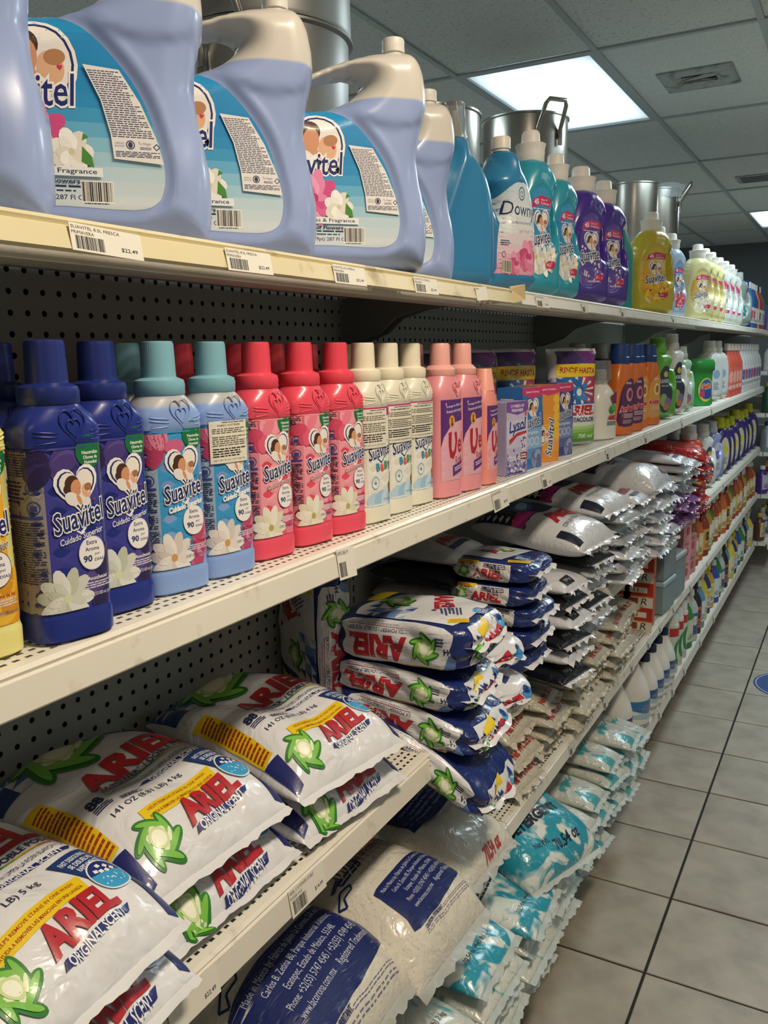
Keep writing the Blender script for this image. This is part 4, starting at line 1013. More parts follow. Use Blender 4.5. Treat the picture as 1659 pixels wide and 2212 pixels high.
for k in range(30): L.ell(r_.uniform(.014, .032), r_.uniform(.035, .078), .0028, .0022, r_.choice(('#5a4a8c', '#e6e0f0')), r_.uniform(0, 180), 8)
L.text('CLICK GEL', -.006, .0335, .052, .0085, '#f4f2f8', 0, .03); L.rect(.012, .036, .030, .044, '#8c2a3c'); L.bars(.014, .034, .032, .042, 2, '#f0e6e8', 3, words=2); L.text('6', .027, .018, .008, .012, '#2a2a50'); L.rect(.026, .033, .118, .126, '#e0402c'); L.bars(-.03, .03, .002, .006, 1, '#2a2a50', 3)
carton('air_freshener_box', (-.633, 1.648, Z), -14, w, .055, h, '#b4aad0', 'lavender air freshener box beside the small rose pink bottle', L)
def dryer_box(y, rz, base, light, label, x=-.64, orange=False):
    w, d, h = .085, .060, .172; L = Lab()
    gradient(L, [(-w/2, 0), (w/2, 0), (w/2, h), (-w/2, h)], 0, h, [base, light, base, base], 8)
    L.poly([(-w/2, h), (w/2, h), (w/2, .155), (0, .148), (-w/2, .158)], '#d0386c'); L.text('Superior Freshness', 0, .162, .055, .006, '#f8eef2', 0, .01)
    if not orange:
        mother_child(L, .002, .125, .044, .042, 4); suavitel(L, .0, .100, .074, .022, 8, '#1d2a6c'); L.text('complete', .0, .076, .054, .010, '#eaf0f8', 0, .01)
        for k in range(3): L.ring(-.02+.02*k, .058, .009, .009, .0018, '#eaf0f8', 18)
        for k in range(8): L.ell(.02+.012*math.cos(k), .022+.010*math.sin(k*1.7), .014, .009, ('#8a8fb4', '#6a70a0', '#a4a8c8')[k % 3], k*40, 14)
    else:
        mother_child(L, -.012, .060, .036, .036, 92); L.text('Suavitel', .008, .055, .085, .024, '#1d2a6c', 82, .012, .18, '#fbfaf7', .055); L.poly([(-w/2, .13), (-w/2, .075), (-.018, .085), (-.022, .13)], '#2a3a8c'); L.ell(-w/2+.002, .03, .02, .03, '#d0386c')
        for k in range(5): L.ell(.03, .14-.02*k, .012, .010, '#f0c23a', k*30, 14)
    S_ = Lab(); S_.rect(-d/2, d/2, 0, h, '#e88a22' if orange else base)
    for k in range(4): S_.ring(-.006, .105-.026*k, .0085, .0085, .0012, '#f6d9a8', 16); S_.bars(.006, .024, .10-.026*k, .110-.026*k, 3, '#f6e2c0', k, words=2)
    S_.bars(-.022, .02, .125, .150, 6, '#f6e2c0', 8, words=3)
    return carton('dryer_sheet_box', (x, y, Z), rz, w, d, h, '#e08a22' if orange else base, label, L, S_, None, 'dryer sheet boxes')
dryer_box(1.748, -10, '#2f74bc', '#a9c6e4', 'sky blue dryer sheet box beside the lavender box', -.640)
dryer_box(1.875, -18, '#e8932a', '#f2b84a', 'orange and yellow dryer sheet box with sideways lettering', -.645, True)
dryer_box(2.000, -10, '#34408f', '#8f9ccc', 'dark blue dryer sheet box between the orange box and the white pouch', -.648)
# standing pouches
def pouch(loc, rz, s, label, front=True, tilt=0, lab=True):
    r = tag(empty('refill_pouch', (loc[0], loc[1], loc[2]+.005), (0, rad(tilt), rad(rz))), label, 'pouch', 'purple topped refill pouches')
    O = smooth_closed([(-.062, 0), (0, -.001), (.062, 0), (.068, .006), (.070, .10), (.073, .17), (.078, .222), (.076, .226), (0, .230), (-.076, .226), (-.078, .222), (-.073, .17), (-.070, .10), (-.068, .006)], 3)*s
    def det(u, v, d, side): return .0018*np.sin(u*90+v*40)*np.clip((v/s-.12)/.08, 0, 1)+.0012*np.sin(v*130+u*25)
    I = Inflate(O, [], .026*s, .045*s, .008*s, det, pw=.75)
    I.build('film', film('#d9d6dc'), r)
    L = Lab(); W = .064
    def cl(P): return [(a*s, b*s) for a, b in P]
    L.poly(cl([(-.061, .220), (.061, .220), (.061, .190), (-.061, .190)]), '#3a2560'); L.poly(cl([(.0, .220), (.061, .220), (.061, .19), (.02, .19)]), '#6a2a78'); L.poly(cl([(-.061, .190), (.061, .190), (.061, .160), (-.061, .160)]), '#f2d21e')
    L.text('RINDE HASTA', .0, .175*s, .108*s, .014*s, '#b0283c', -2, .03)
    L.poly(cl([(-.061, .160), (.061, .160), (.058, .095), (-.058, .095)]), '#2f6cb4'); L.poly(cl([(.005, .160), (.061, .160), (.060, .10), (.02, .10)]), '#c8203a')
    for k in range(12):
        a = 360/12*k+10; L.poly([(s*.0, s*.128), (s*.05*math.cos(rad(a-5)), s*(.128+.032*math.sin(rad(a-5)))), (s*.05*math.cos(rad(a+5)), s*(.128+.032*math.sin(rad(a+5))))], '#e6eef6')
    for k in range(5):
        a = 72*k+20; L.ell(s*.014*math.cos(rad(a)), s*(.124+.016*math.sin(rad(a))), s*.020, s*.007, ('#3a86c8', '#2a6cb0')[k % 2], a+40, 16)
    L.ell(0, .124*s, .008*s, .009*s, '#f2f6fa')
    L.poly(cl([(-.058, .095), (.058, .095), (.058, .062), (-.058, .062)]), '#e6e8ea'); L.text('ARIEL', .002*s, .081*s, .096*s, .024*s, '#c01a2c', 0, .06, .12); L.text('REVITACOLOR', 0, .0595*s, .098*s, .011*s, '#223a6a', 0, .02)
    gradient(L, cl([(-.058, .052), (.058, .052), (.056, .006), (-.056, .006)]), .006*s, .052*s, ['#4f9a2a', '#7fbf3a', '#d9e6d0'], 6)
    L.ell(-.038*s, .042*s, .014*s, .008*s, '#e9ece9'); L.text('700 ml', .022*s, .020*s, .046*s, .010*s, '#f2f6ee', 0, .02); L.ring(-.04*s, .022*s, .009*s, .009*s, .0016*s, '#f2f6ee', 16)
    if lab: L.build('print', I.surf(), r, eps=.0008)
    return r
pouch((-.660, 2.20, Z), -30, 1.09, 'tall refill pouch with yellow band and green foot, in front', tilt=-3)
pouch((-.745, 1.575, Z), -20, 1.09, 'refill pouch standing behind the lavender box', tilt=-3)
pouch((-.735, 1.735, Z), -14, 1.09, 'refill pouch with a broad yellow band behind the orange box', tilt=-4)
pouch((-.735, 1.965, Z), -22, 1.09, 'refill pouch between the orange box and the front pouch', tilt=-3)
pouch((-.82, 2.08, Z), -24, 1.09, 'refill pouch at the very back beside the front pouch', tilt=-3)
for k, (yy, c1) in enumerate(((1.66, '#2f6cb0'), (1.76, '#2f5ca8'), (1.86, '#34408f'))): carton('dryer_sheet_box', (-.865, yy, Z), -4, .085, .06, .165, c1, ['blue box in the shade of the back row, behind the lavender box', 'blue box in the shade of the back row, behind the sky blue box', 'dark blue box in the shade of the back row, behind the orange box'][k])
# ---- far bottles of the row
def hour(h, w, d): return [(0, w*.86, d*.86, 3.2), (.004, w, d, 3.2), (h*.25, w*.98, d*.98, 3.2), (h*.45, w*.90, d*.92, 3.2), (h*.62, w*.93, d*.95, 3.2), (h*.75, w*.86, d*.9, 3), (h*.86, w*.62, d*.75, 2.5), (h*.93, w*.42, d*.55, 2.1), (h, w*.40, d*.53, 2)]
La = Lab(); La.ell(.012, .085, .016, .012, '#2f8a3a', 20); La.ell(.016, .09, .012, .009, '#58b04a', -40); La.text('ARIEL', .010, .062, .040, .013, '#c01a2c', 0, .06, .12); La.bars(-.012, .032, .040, .052, 3, '#5a5a70', 4, words=3); La.poly([(.0, .12), (.034, .135), (.034, .10), (.012, .10)], '#7a2a50')
r = tag(empty('detergent_bottle', (-.648, 2.41, Z), (0, 0, rad(-20))), 'white liquid detergent bottle with a clear dosing cap, beside the front pouch', 'bottle')
loft_body(hour(.165, .052, .036), 40).build('body', plastic('#e3e0d6', .32, coat=.3), r, smooth='auto')
cap_mesh([(.017, .163), (.018, .166), (.0175, .192), (.013, .194)], 0, 20).build('spout', plastic('#e6e2d8', .4), r, smooth='auto')
MB().lathe([(.031, .160), (.032, .164), (.029, .217), (.027, .2185), (.026, .216), (.0295, .165)], 28, cap=False).build('dosing_cap', mat('#dfe3e6', .12, 'clear_plastic', trans=.9, ior=1.1), r, smooth='auto')
La.build('label', wrap_surf(.0475, .0335, 3.2), r, eps=.003)
for k, yy in enumerate((2.34, 2.44, 2.54)):
    tall_bottle('detergent_bottle', (-.745, yy, Z), -12, hour(.20, .045, .034), '#2c3f94', [(.022, .198), (.024, .20), (.024, .24), (.02, .242)], '#2a3a86', ['dark blue bottle in the back row behind the white detergent bottle', 'dark blue bottle in the back row, second from the front pouch', 'dark blue bottle in the back row behind the orange ones'][k], 'dark blue bottles in the back row')
def amber(y, label, gold=False, x=-.632):
    L = Lab(); c0 = '#5a2452' if not gold else '#e0a03a'
    P = np.array(smooth_closed([(-.036, .03), (.036, .03), (.038, .06), (.034, .11), (.030, .150), (.012, .165), (-.024, .140), (-.036, .09)], 3)); L.poly([tuple(p) for p in P], c0); L.ell(.008, .118, .016, .020, '#d98aa0' if not gold else '#f2d9a0'); L.ell(.010, .118, .009, .012, '#6a2048' if not gold else '#a8641e')
    L.text('Ambar', -.002, .078, .064, .018, '#c8202c', 4, .05, .1, '#f4e6dc', .05); L.bars(-.024, .028, .05, .064, 3, '#e2c2c8', 2, words=3); L.bars(-.02, .025, .034, .046, 3, '#c8a0b0', 3, words=3); L.bars(-.01, .016, .148, .155, 2, '#f0e4ea', 3, words=2)
    return tall_bottle('softener_bottle', (x, y, Z), -22, [(0, .040, .030, 3.6), (.004, .046, .034, 3.6), (.022, .046, .034, 3.6), (.028, .0435, .0325, 3.6), (.15, .0435, .0325, 3.6), (.18, .040, .031, 3), (.200, .030, .028, 2.4), (.212, .026, .026, 2)], '#d9702a', [(.027, .205), (.0285, .208), (.0285, .225), (.0265, .227), (.0250, .262), (.0225, .264)], '#22407e', label, 'orange softener bottles with blue caps', lab=L, surf=wrap_surf(.0435, .0325, 3.6))
amber(2.56, 'orange softener bottle with blue cap, nearest the white detergent bottle'); amber(2.69, 'orange softener bottle with blue cap and plum label, second of four'); amber(2.815, 'orange softener bottle with blue cap, third of four, golden label', True, -.645); amber(2.935, 'orange softener bottle with blue cap and golden label, beside the green jug', True)
# laundry jugs with handles
LO = smooth_closed([(-.055, 0), (.055, 0), (.070, .010), (.075, .06), (.074, .12), (.066, .17), (.045, .205), (.026, .222), (-.026, .222), (-.045, .205), (-.066, .17), (-.074, .12), (-.075, .06), (-.070, .010)], 3)
LJ = Inflate(LO, [], .046, .034, .010)
LJH = Inflate(LO, [np.array(ell_pts(.040, .155, .011, .032, -14))], .046, .034, .008)
_jl = {}
_pl = {}
def laundry(x, y, rz, hexb, hexcap, label, panel, art, s=1.0, z=Z, hole=True, name='detergent_jug', group='laundry detergent jugs', capkw=None):
    r = tag(empty(name, (x, y, z+.001), (0, 0, rad(rz))), label, 'jug', group); r.scale = (s, s, s)
    I = LJH if hole else LJ
    I.build('body', plastic(hexb, .32, coat=.25), r)
    cap_mesh([(.028, .218), (.030, .221), (.030, .238), (.027, .240), (.0255, .268), (.022, .270)], 0, 24).build('cap', plastic(hexcap, .4), r, smooth='auto')
    L = Lab()
    P = np.array(ell_pts(-.012, .10, .040, .078, 0, 36)); L.poly([tuple(p) for p in P], panel)
    key = (panel, id(art), hole)
    if key not in _jl: art(L); _jl[key] = L.build('label', I.surf(), None, eps=.0008, sub=.010, me_only=True)
    link('label', _jl[key], r); return r
def art_dark(L):
    L.text('LAUNDRY', -.012, .128, .056, .013, '#dfe3ea', 0, .02); L.text('detergent', -.012, .112, .044, .009, '#dfe3ea'); L.ell(-.02, .065, .020, .022, '#8fae6a'); L.ell(.004, .055, .018, .018, '#8a6a9c'); L.ell(-.012, .150, .012, .010, '#d9c24a'); L.ell(-.006, .042, .016, .012, '#c07a4a')
laundry(-.655, 3.19, -24, '#5fae3a', '#6cbc46', 'lime green laundry jug beside the orange bottles', '#2a3350', art_dark, 1.06)
laundry(-.655, 3.41, -20, '#d6d6ce', '#d9d9d2', 'white laundry jug with a dark oval label, beside the lime green one', '#2c3148', art_dark, 1.12)
laundry(-.655, 3.63, -20, '#9fc4a4', '#cfd6cc', 'pale green laundry jug between the white jug and the green tub', '#dfe6e0', art_dark, .95)
for k, (yy, cc) in enumerate(((2.70, '#3a7a44'), (2.95, '#2f4a86'), (3.2, '#d6d6d0'), (3.45, '#4f9a5a'))): laundry(-.80, yy, -14, cc, '#d0d4d0', ['dark green jug in the back row behind the orange bottles', 'blue jug in the back row behind the orange bottles', 'white jug in the back row behind the lime green one', 'green jug in the back row behind the white laundry jug'][k], '#c9ccd0', art_dark, 1.0, hole=False)
# green pod tub
L = Lab(); L.ell(.01, .07, .048, .052, '#e6d24a'); L.ell(.012, .072, .040, .044, '#2f6ab0'); L.text('Gain', .008, .086, .060, .024, '#e8502a', 10, .05, .15, '#f4f2e6', .06); L.ell(.024, .050, .026, .020, '#3a4a9c'); L.ell(-.014, .052, .016, .014, '#d0406a')
tb = tag(empty('pod_tub', (-.668, 4.02, Z), (0, 0, rad(-32))), 'green plastic tub of washing pods', 'tub')
loft_body([(0, .080, .062, 3), (.006, .086, .068, 3), (.06, .084, .066, 3), (.12, .082, .064, 3), (.155, .084, .066, 3)], 40).build('body', plastic('#2a9a3c', .3, coat=.3), tb, smooth='auto')
loft_body([(.150, .086, .068, 3), (.156, .090, .072, 3), (.186, .090, .072, 3), (.200, .082, .066, 3), (.206, .05, .04, 3)], 40).build('lid', plastic('#248a36', .3, coat=.3), tb, smooth='auto')
L.build('label', wrap_surf(.084, .066, 3), tb, eps=.002)
def art_plain(c):
    if c in _pl: return _pl[c]
    def f(L):
        L.ell(-.012, .12, .03, .02, c); L.bars(-.035, .012, .05, .085, 5, '#6a7080', 3, words=3)
    _pl[c] = f; return f
SM2 = [(0, .036, .028, 3), (.004, .040, .032, 3), (.17, .039, .031, 3), (.205, .026, .024, 2.3), (.222, .016, .016, 2), (.24, .016, .016, 2)]
for k, yy in enumerate((4.36, 4.56)): laundry(-.655, yy, -20, '#cfd4cc', '#dfe2dc', ['plain white jug beside the green pod tub', 'plain white jug before the coral red bottles'][k], '#cfd4d8', art_plain('#8fa4c0'), 1.05, hole=False)
for k, yy in enumerate((4.76, 4.88, 5.0, 5.12)):
    Ls = Lab(); Ls.rect(-.034, .034, .03, .15, '#d8685a'); Ls.ell(0, .10, .022, .03, '#e8a090'); Ls.bars(-.025, .025, .04, .06, 3, '#f4e2dc', k)
    tall_bottle('cleaner_bottle', (-.63, yy, Z), -22, SM2, '#d0594a', [(.018, .236), (.019, .24), (.016, .27), (.013, .272)], '#dfd9d4', ['coral red bottle on the second shelf, first of four', 'coral red bottle on the second shelf, second of four', 'coral red bottle on the second shelf, third of four', 'coral red bottle on the second shelf, last of four'][k], 'coral red bottles far along the second shelf', lab=Ls, surf=wrap_surf(.040, .032, 3), n=24)
for k, yy in enumerate((5.27, 5.40, 5.53, 5.66, 5.8, 5.94, 6.08)):
    Ls = Lab(); Ls.rect(-.034, .034, .03, .15, '#e0dfdc'); Ls.ell(0, .10, .022, .03, '#c84a5a' if k % 2 else '#4a6ab0'); Ls.bars(-.025, .025, .04, .06, 3, '#6a6a80', k)
    tall_bottle('cleaner_bottle', (-.63, yy, Z), -22, SM2, '#d4d6d4', [(.018, .236), (.019, .24), (.016, .27), (.013, .272)], '#dfe0e0', ['white', 'white red-label', 'third white', 'fourth white', 'fifth white', 'sixth white', 'last white'][k]+' bottle past the coral red ones on the second shelf', 'white bottles far along the second shelf', lab=Ls, surf=wrap_surf(.040, .032, 3), n=24)
# ================================================================== filled plastic bags
class Pillow:
    """bag lying in local coordinates: x = up out of the print, y = across the print, z = along the print (top of print = +z)"""
    def __init__(s, W, L, T, seed=1, wr=1.0, nu=30, nv=38, droop=0.0, twist=0.0, flat=.45, ve=6.0, vp=.5):
        s.W, s.L, s.T, s.wr, s.nu, s.nv, s.droop, s.twist, s.flat, s.ve, s.vp = W, L, T, wr, nu, nv, droop, twist, flat, ve, vp
        r = random.Random(seed); s.w = [(r.uniform(2, 6), r.uniform(2, 6), r.uniform(0, 6.28), r.uniform(.4, 1)) for _ in range(6)]; s.p = [r.uniform(0, 6.28) for _ in range(8)]; s.k = [r.uniform(9, 16), r.uniform(17, 26)]
    def post(s, X, Y, Zc):
        V = Zc/(s.L/2)
        X = X-s.droop*np.maximum(0, -V-.1)**2+s.twist*(Y/(s.W/2))*V
        return np.stack([X, Y, Zc], -1)
    def h(s, U, V, side):
        U = np.clip(U, -1, 1); V = np.clip(V, -1, 1)
        base = (1-np.abs(U)**4)**.55*(1-np.abs(V)**(s.ve if side > 0 else 6))**(s.vp if side > 0 else .5)
        n = 0
        for a, b, ph, am in s.w: n = n+am*np.sin(a*U+b*V+ph+(2 if side < 0 else 0))
        wave = np.sin(s.k[0]*U+s.p[0]+2*V)+.6*np.sin(s.k[1]*U+s.p[1]-3*V)
        e = np.exp(-(1-np.abs(V))/.16)
        wav2 = np.sin(s.k[1]*V+s.p[2]+2*U)*np.exp(-(1-np.abs(U))/.14)
        t = base*(1+.034*n*s.wr)+(.055*wave*e+.035*wav2)*s.wr*(1-np.abs(U)**6)*(1-np.abs(V)**10)
        return t*s.T*((1-s.flat) if side > 0 else -s.flat)
    def surf(s, side=1):
        def S(u, v):
            U, V = u/(s.W/2), v/(s.L/2); y = u*(1-.05*np.abs(V)**6); return s.post(s.h(U, V, side), y, v)
        return S
    def body(s):
        t = np.linspace(-1, 1, s.nu); U1 = np.sign(t)*(1-(1-np.abs(t))**1.5); t = np.linspace(-1, 1, s.nv); V1 = np.sign(t)*(1-(1-np.abs(t))**1.5)
        U, V = np.meshgrid(U1, V1, indexing='ij'); n = s.nu*s.nv; ed = ((np.abs(U) > .9999) | (np.abs(V) > .9999)).ravel()
        Pt = s.surf(1)((U*s.W/2).ravel(), (V*s.L/2).ravel()); Pb = s.surf(-1)((U*s.W/2).ravel(), (V*s.L/2).ravel())
        idx = np.arange(n).reshape(s.nu, s.nv); q = np.stack([idx[:-1, :-1], idx[1:, :-1], idx[1:, 1:], idx[:-1, 1:]], -1).reshape(-1, 4)
        bm_ = np.arange(n); inn = np.where(~ed)[0]; bm_[inn] = n+np.arange(len(inn))
        mb = MB(); mb.V = [tuple(x) for x in np.concatenate([Pt, Pb[inn]])]; mb.F = [tuple(f) for f in np.concatenate([q, bm_[q][:, ::-1]])]
        return mb
    def seal(s, end, ext=.014, seed=0, cr=1.0):
        """crimped fin at one end (end = -1 front, +1 back)"""
        r = random.Random(seed+5); mb = MB(); n = 26; V = []; F = []
        for i in range(n+1):
            u = -1+2*i/n; y = u*s.W/2*.95
            P0 = s.post(np.array([0.0]), np.array([y]), np.array([end*s.L/2*.985]))[0]
            wv = cr*(.0011*math.sin(i*.9+seed)+.0007*math.sin(i*2.7)+(.0012*r.uniform(-1, 1) if cr > 1 else 0))
            for j, f in enumerate((0, .35, .7, 1.0)):
                V.append((P0[0]+wv*f*1.6+(.0006 if (j % 2) else -.0004)-.003*f*f*(1 if end < 0 else 0), y, P0[2]+end*(ext*f*(1+(cr-1)*.18*math.sin(i*1.7+seed))+(cr*r.uniform(-.0012, .0012) if j == 3 else 0))))
        for i in range(n):
            for j in range(3): F.append((i*4+j, (i+1)*4+j, (i+1)*4+j+1, i*4+j+1))
        mb.add(V, F); return mb
ARC = dict(red='#b3202c', navy='#222a6e', yel='#e8c91a', g1='#2f7d2a', g2='#4fa338', g3='#7cc04a')
def ariel_flower(L, u, v, r, rot=0):
    """six interlocking green petal loops round a glowing middle"""
    for k in range(6):
        a = rot+60*k; c_ = (u+.50*r*math.cos(rad(a)), v+.50*r*math.sin(rad(a)))
        L.ell(c_[0], c_[1], r*.60, r*.205, ARC['g1'], a+64, 20)
    L.ell(u, v, r*.42, r*.42, '#b9d67e', 0, 22)
    for k in range(6):
        a = rot+60*k; c_ = (u+.50*r*math.cos(rad(a)), v+.50*r*math.sin(rad(a)))
        L.ell(c_[0], c_[1], r*.50, r*.10, ARC['g3'], a+66, 16)
        L.ell(u+.40*r*math.cos(rad(a+26)), v+.40*r*math.sin(rad(a+26)), r*.24, r*.07, '#e9eed2', a+26+64, 12)
    L.ell(u, v, r*.34, r*.34, '#cfe0a0', 0, 22); L.ell(u, v, r*.25, r*.25, '#f4f7e2', 0, 20)
def drop_badge(L, u, v, r, rot=0):
    P = lambda *pts: rotp([(u+a*r, v+b*r) for a, b in pts], rot, (u, v))
    L.poly(P((-1.5, 2.3), (.9, 2.3), (1.0, 1.1), (.7, .2), (-.9, .2), (-1.1, .9)), '#1e3a78')
    L.text('FAST DISSOLVING', *P((-.25, 1.85))[0], 1.7*r, .30*r, '#e8edf4', rot, .02); L.text('SE DISUELVE', *P((-.2, 1.42))[0], 1.5*r, .30*r, '#e8edf4', rot, .02); L.text('RAPIDAMENTE', *P((-.12, 1.02))[0], 1.4*r, .28*r, '#e8edf4', rot, .02)
    L.ell(u, v, r*1.02, r*1.02, '#e6ecf2', 0, 28); L.ell(u, v, r*.94, r*.94, '#1d2f78', 0, 28)
    pts = [(u+r*.94*math.cos(rad(a)), v+r*.94*math.sin(rad(a))) for a in range(170, 371, 10)]; L.poly(pts, '#3aa0d8')
    rr = random.Random(4)
    for k in range(16):
        a, d = rr.uniform(185, 355), rr.uniform(.25, .8); L.ell(u+r*d*math.cos(rad(a)), v+r*d*math.sin(rad(a)), r*.04, r*.04, '#e8f4fa', 0, 8)
    for a, b in ((-.45, .35), (-.1, .62), (.25, .5), (-.2, .25), (.45, .28), (.1, .2)): L.rect(u+r*(a-.11), u+r*(a+.11), v+r*(b-.10), v+r*(b+.10), '#eef2f6', 20+70*a)
def yellow_band(L, u, v, w, h, rot=0, flip=False):
    P = rotp([(u-w/2, v-h/2), (u+w/2*.94, v-h/2), (u+w/2, v+h/2), (u-w/2*.96, v+h/2)], rot, (u, v)); L.poly(P, ARC['yel'])
    q = lambda dv: rotp([(u, v+dv)], rot, (u, v))[0]
    L.text('HELPS REMOVE STAINS IN ONE WASH', *q(h*.22), w*.80, h*.20, '#a83a1c', rot+(180 if flip else 0), .015); L.text('AYUDA A REMOVER LAS MANCHAS EN UNA LAVADA', *q(-h*.2), w*.88, h*.20, '#a83a1c', rot+(180 if flip else 0), .015)
def facets(L, u0, u1, v0, v1, seed, cols, n=7, m=3, keep=.8):
    r = random.Random(seed); du, dv = (u1-u0)/n, (v1-v0)/m
    for i in range(n):
        for j in range(m):
            a, b = u0+i*du, v0+j*dv
            for tri in (((a, b), (a+du, b), (a+du, b+dv)), ((a, b), (a+du, b+dv), (a, b+dv))):
                if r.random() < keep*(.35+.65*(j+1)/m): L.poly(list(tri), r.choice(cols))
def ariel_big(W, L_, kg='4 kg', oz='141 OZ (8.81 LB) 4 kg', loads='88', low=0.0):
    L = Lab(); a = W/2*.96; b = L_/2
    facets(L, -a, a, b*.52, b*.97, 3, ['#2a4f92', '#3a66a8', '#6f93c2', '#9db6d4', '#1f3d80', '#b9cadd'], 9, 4, .95)
    L.poly([(-a, b*.9), (a, b*.9), (a, b*.985), (-a, b*.985)], '#24407e')
    L.poly([(-a, -b*.62), (-a*.86, -b*.62), (-a*.84, b*.25), (-a, b*.30)], ARC['yel']); L.bars(-a*.985, -a*.86, -b*.6, b*.2, 18, '#a83a1c', 4, words=2)
    L.poly([(-a, -b*.62), (-a*.84, -b*.66), (-a*.86, -b*.95), (-a, -b*.98)], ARC['navy']); L.poly([(a, -b*.30), (a*.88, -b*.36), (a*.84, -b*.62), (a*.90, -b*.95), (a, -b*.98)], ARC['navy'])
    ariel_flower(L, -.10*W, b*.64, W*.27, 12)
    L.text('ARIEL', .06*W, b*.09, W*.66, W*.18, ARC['red'], 4, .05, .08)
    L.text('2X POWER* / DOBLE PODER*', .10*W, -b*.085, W*.70, W*.040, '#2a2f5e', 4, .02)
    us = [-.26*W+.72*W*t/12 for t in range(13)]; arc = [(u, -b*.155+.012*W*math.sin((u+.26*W)/(.72*W)*PI)+.05*u) for u in us]
    for k, cc in enumerate(('#a32a3a', '#8a4a6a', '#4a7a4a', '#2f7d3a', '#8aa63a', '#d9b82a', '#d98a2a', '#c8402c')):
        i = k*12//8; L.stroke(arc[i:i+3], .010*W, cc)
    L.text('CLEANS WHITES AND COLORS / LIMPIA LA ROPA BLANCA Y DE COLOR', .10*W, -b*.205, W*.74, W*.026, '#3a3a50', 3)
    L.poly([(-.10*W, -b*.305), (.36*W, -b*.27), (.38*W, -b*.235), (-.06*W, -b*.27)], ARC['navy']); L.text('ORIGINAL SCENT', .15*W, -b*.270, W*.36, W*.026, '#eef0f6', 3.5, .02)
    L.text(loads, -.33*W, -b*.225, W*.085, W*.062, '#222a55', 2, .04); L.bars(-.37*W, -.27*W, -b*.34, -b*.28, 3, '#222a55', 3, words=2); L.bars(-.24*W, -.12*W, -b*.37, -b*.32, 3, '#4a4a60', 6, words=6); L.bars(.22*W, .42*W, -b*.40, -b*.33, 5, '#3a3f70', 7, words=4)
    L.text(oz, -.12*W, -b*.425, W*.44, W*.042, '#33364e', 3, .0)
    n0 = len(L.e)
    yellow_band(L, -.02*W, -b*.520, W*.50, W*.080, 4); drop_badge(L, .34*W, -b*.53, W*.088, 8)
    L.text('ARIEL', .08*W, -b*.655, W*.38, W*.120, ARC['red'], 4, .05, .08); L.poly([(-.10*W, -b*.815), (.27*W, -b*.775), (.29*W, -b*.735), (-.08*W, -b*.775)], ARC['navy']); L.text('ORIGINAL SCENT', .09*W, -b*.777, W*.32, W*.034, '#eef0f6', 4.5, .02)
    ariel_flower(L, -.28*W, -b*.71, W*.13, 20)
    if low: L.e[n0:] = [(T-np.array([0, low*b]), c_) for T, c_ in L.e[n0:]]
    return L
M_BAGW = film('#e2e3e8', bump=(20.0, .75)); M_SEAL = mat('#dfe0e4', .3, 'film_seal', bump=(220.0, .4), bd=.001, coat=.3)
def lay(o, x, y, z, rz=0, rx=0, ry=0):
    """lay a bag flat: print up, top of print to the back"""
    o.location = (x, y, z); o.rotation_euler = (rad(rx), rad(-90+ry), rad(rz)); return o
def big_bag(W, L_, T, seed, label, x, y, z, rz, ry=0, oz='141 OZ (8.81 LB) 4 kg', loads='88', droop=.012, under=False):
    r = tag(empty('detergent_bag'), label, 'bag', 'large white detergent bags with red lettering'); P = Pillow(W, L_, T, seed, 1.45, 56, 72, droop, 0, .24, 3.4, .62)
    P.body().build('film', M_BAGW, r, smooth=True)
    P.seal(-1, .013, seed).build('seal', M_SEAL, r, smooth=True)
    ariel_big(W, L_, oz=oz, loads=loads, low=.20 if under else .07).build('print', P.surf(1), r, eps=.0010, step=.00010)
    L = Lab()      # colour test strip and dark blocks printed near the seal on the underside
    b = L_/2
    for k, cc in enumerate(('#2a2a2e', '#2f5aa0', '#3aa0d0', '#c83a6a', '#e07a9a', '#e8c91a', '#2a2a2e')): L.rect(-.34*W+.055*W*k, -.29*W+.055*W*k, -b*.86, -b*.72, cc)
    L.rect(.12*W, .30*W, -b*.86, -b*.74, '#4a4f78'); L.poly([(-W*.46, -b*.62), (-W*.36, -b*.62), (-W*.36, -b*.95), (-W*.46, -b*.95)], ARC['navy'])
    S = P.surf(-1); L.build('edge_print', lambda u, v: S(u, v), r, eps=-.0010, step=-.0001, sub=.012)
    return lay(r, x, y, z, rz, 0, ry)
z0 = Z_2+.0046
big_bag(.248, .325, .074, 11, 'lower large detergent bag under the middle of the three, with red lettering at the edge', -.766, .712, z0+.020, -1, -1, under=True)
big_bag(.242, .325, .074, 12, 'lower large detergent bag at the right, against the upper right one', -.748, .972, z0+.020, -6, -1, under=True)
big_bag(.250, .330, .072, 13, 'lower large detergent bag at the bottom left corner', -.722, .462, z0+.020, 3, -1, oz='176 OZ (11 LB) 5 kg', under=True)
big_bag(.248, .312, .074, 21, 'upper large detergent bag in the middle, big green flower towards the back', -.767, .706, z0+.092, -2, 2)
big_bag(.236, .318, .074, 22, 'upper large detergent bag at the right, marked 88 loads', -.738, .968, z0+.092, -9, 2)
big_bag(.240, .340, .078, 23, 'upper large detergent bag at the left, cut off by the photo edge', -.728, .456, z0+.098, 4, 3, oz='176 OZ (11 LB) 5 kg', loads='110')
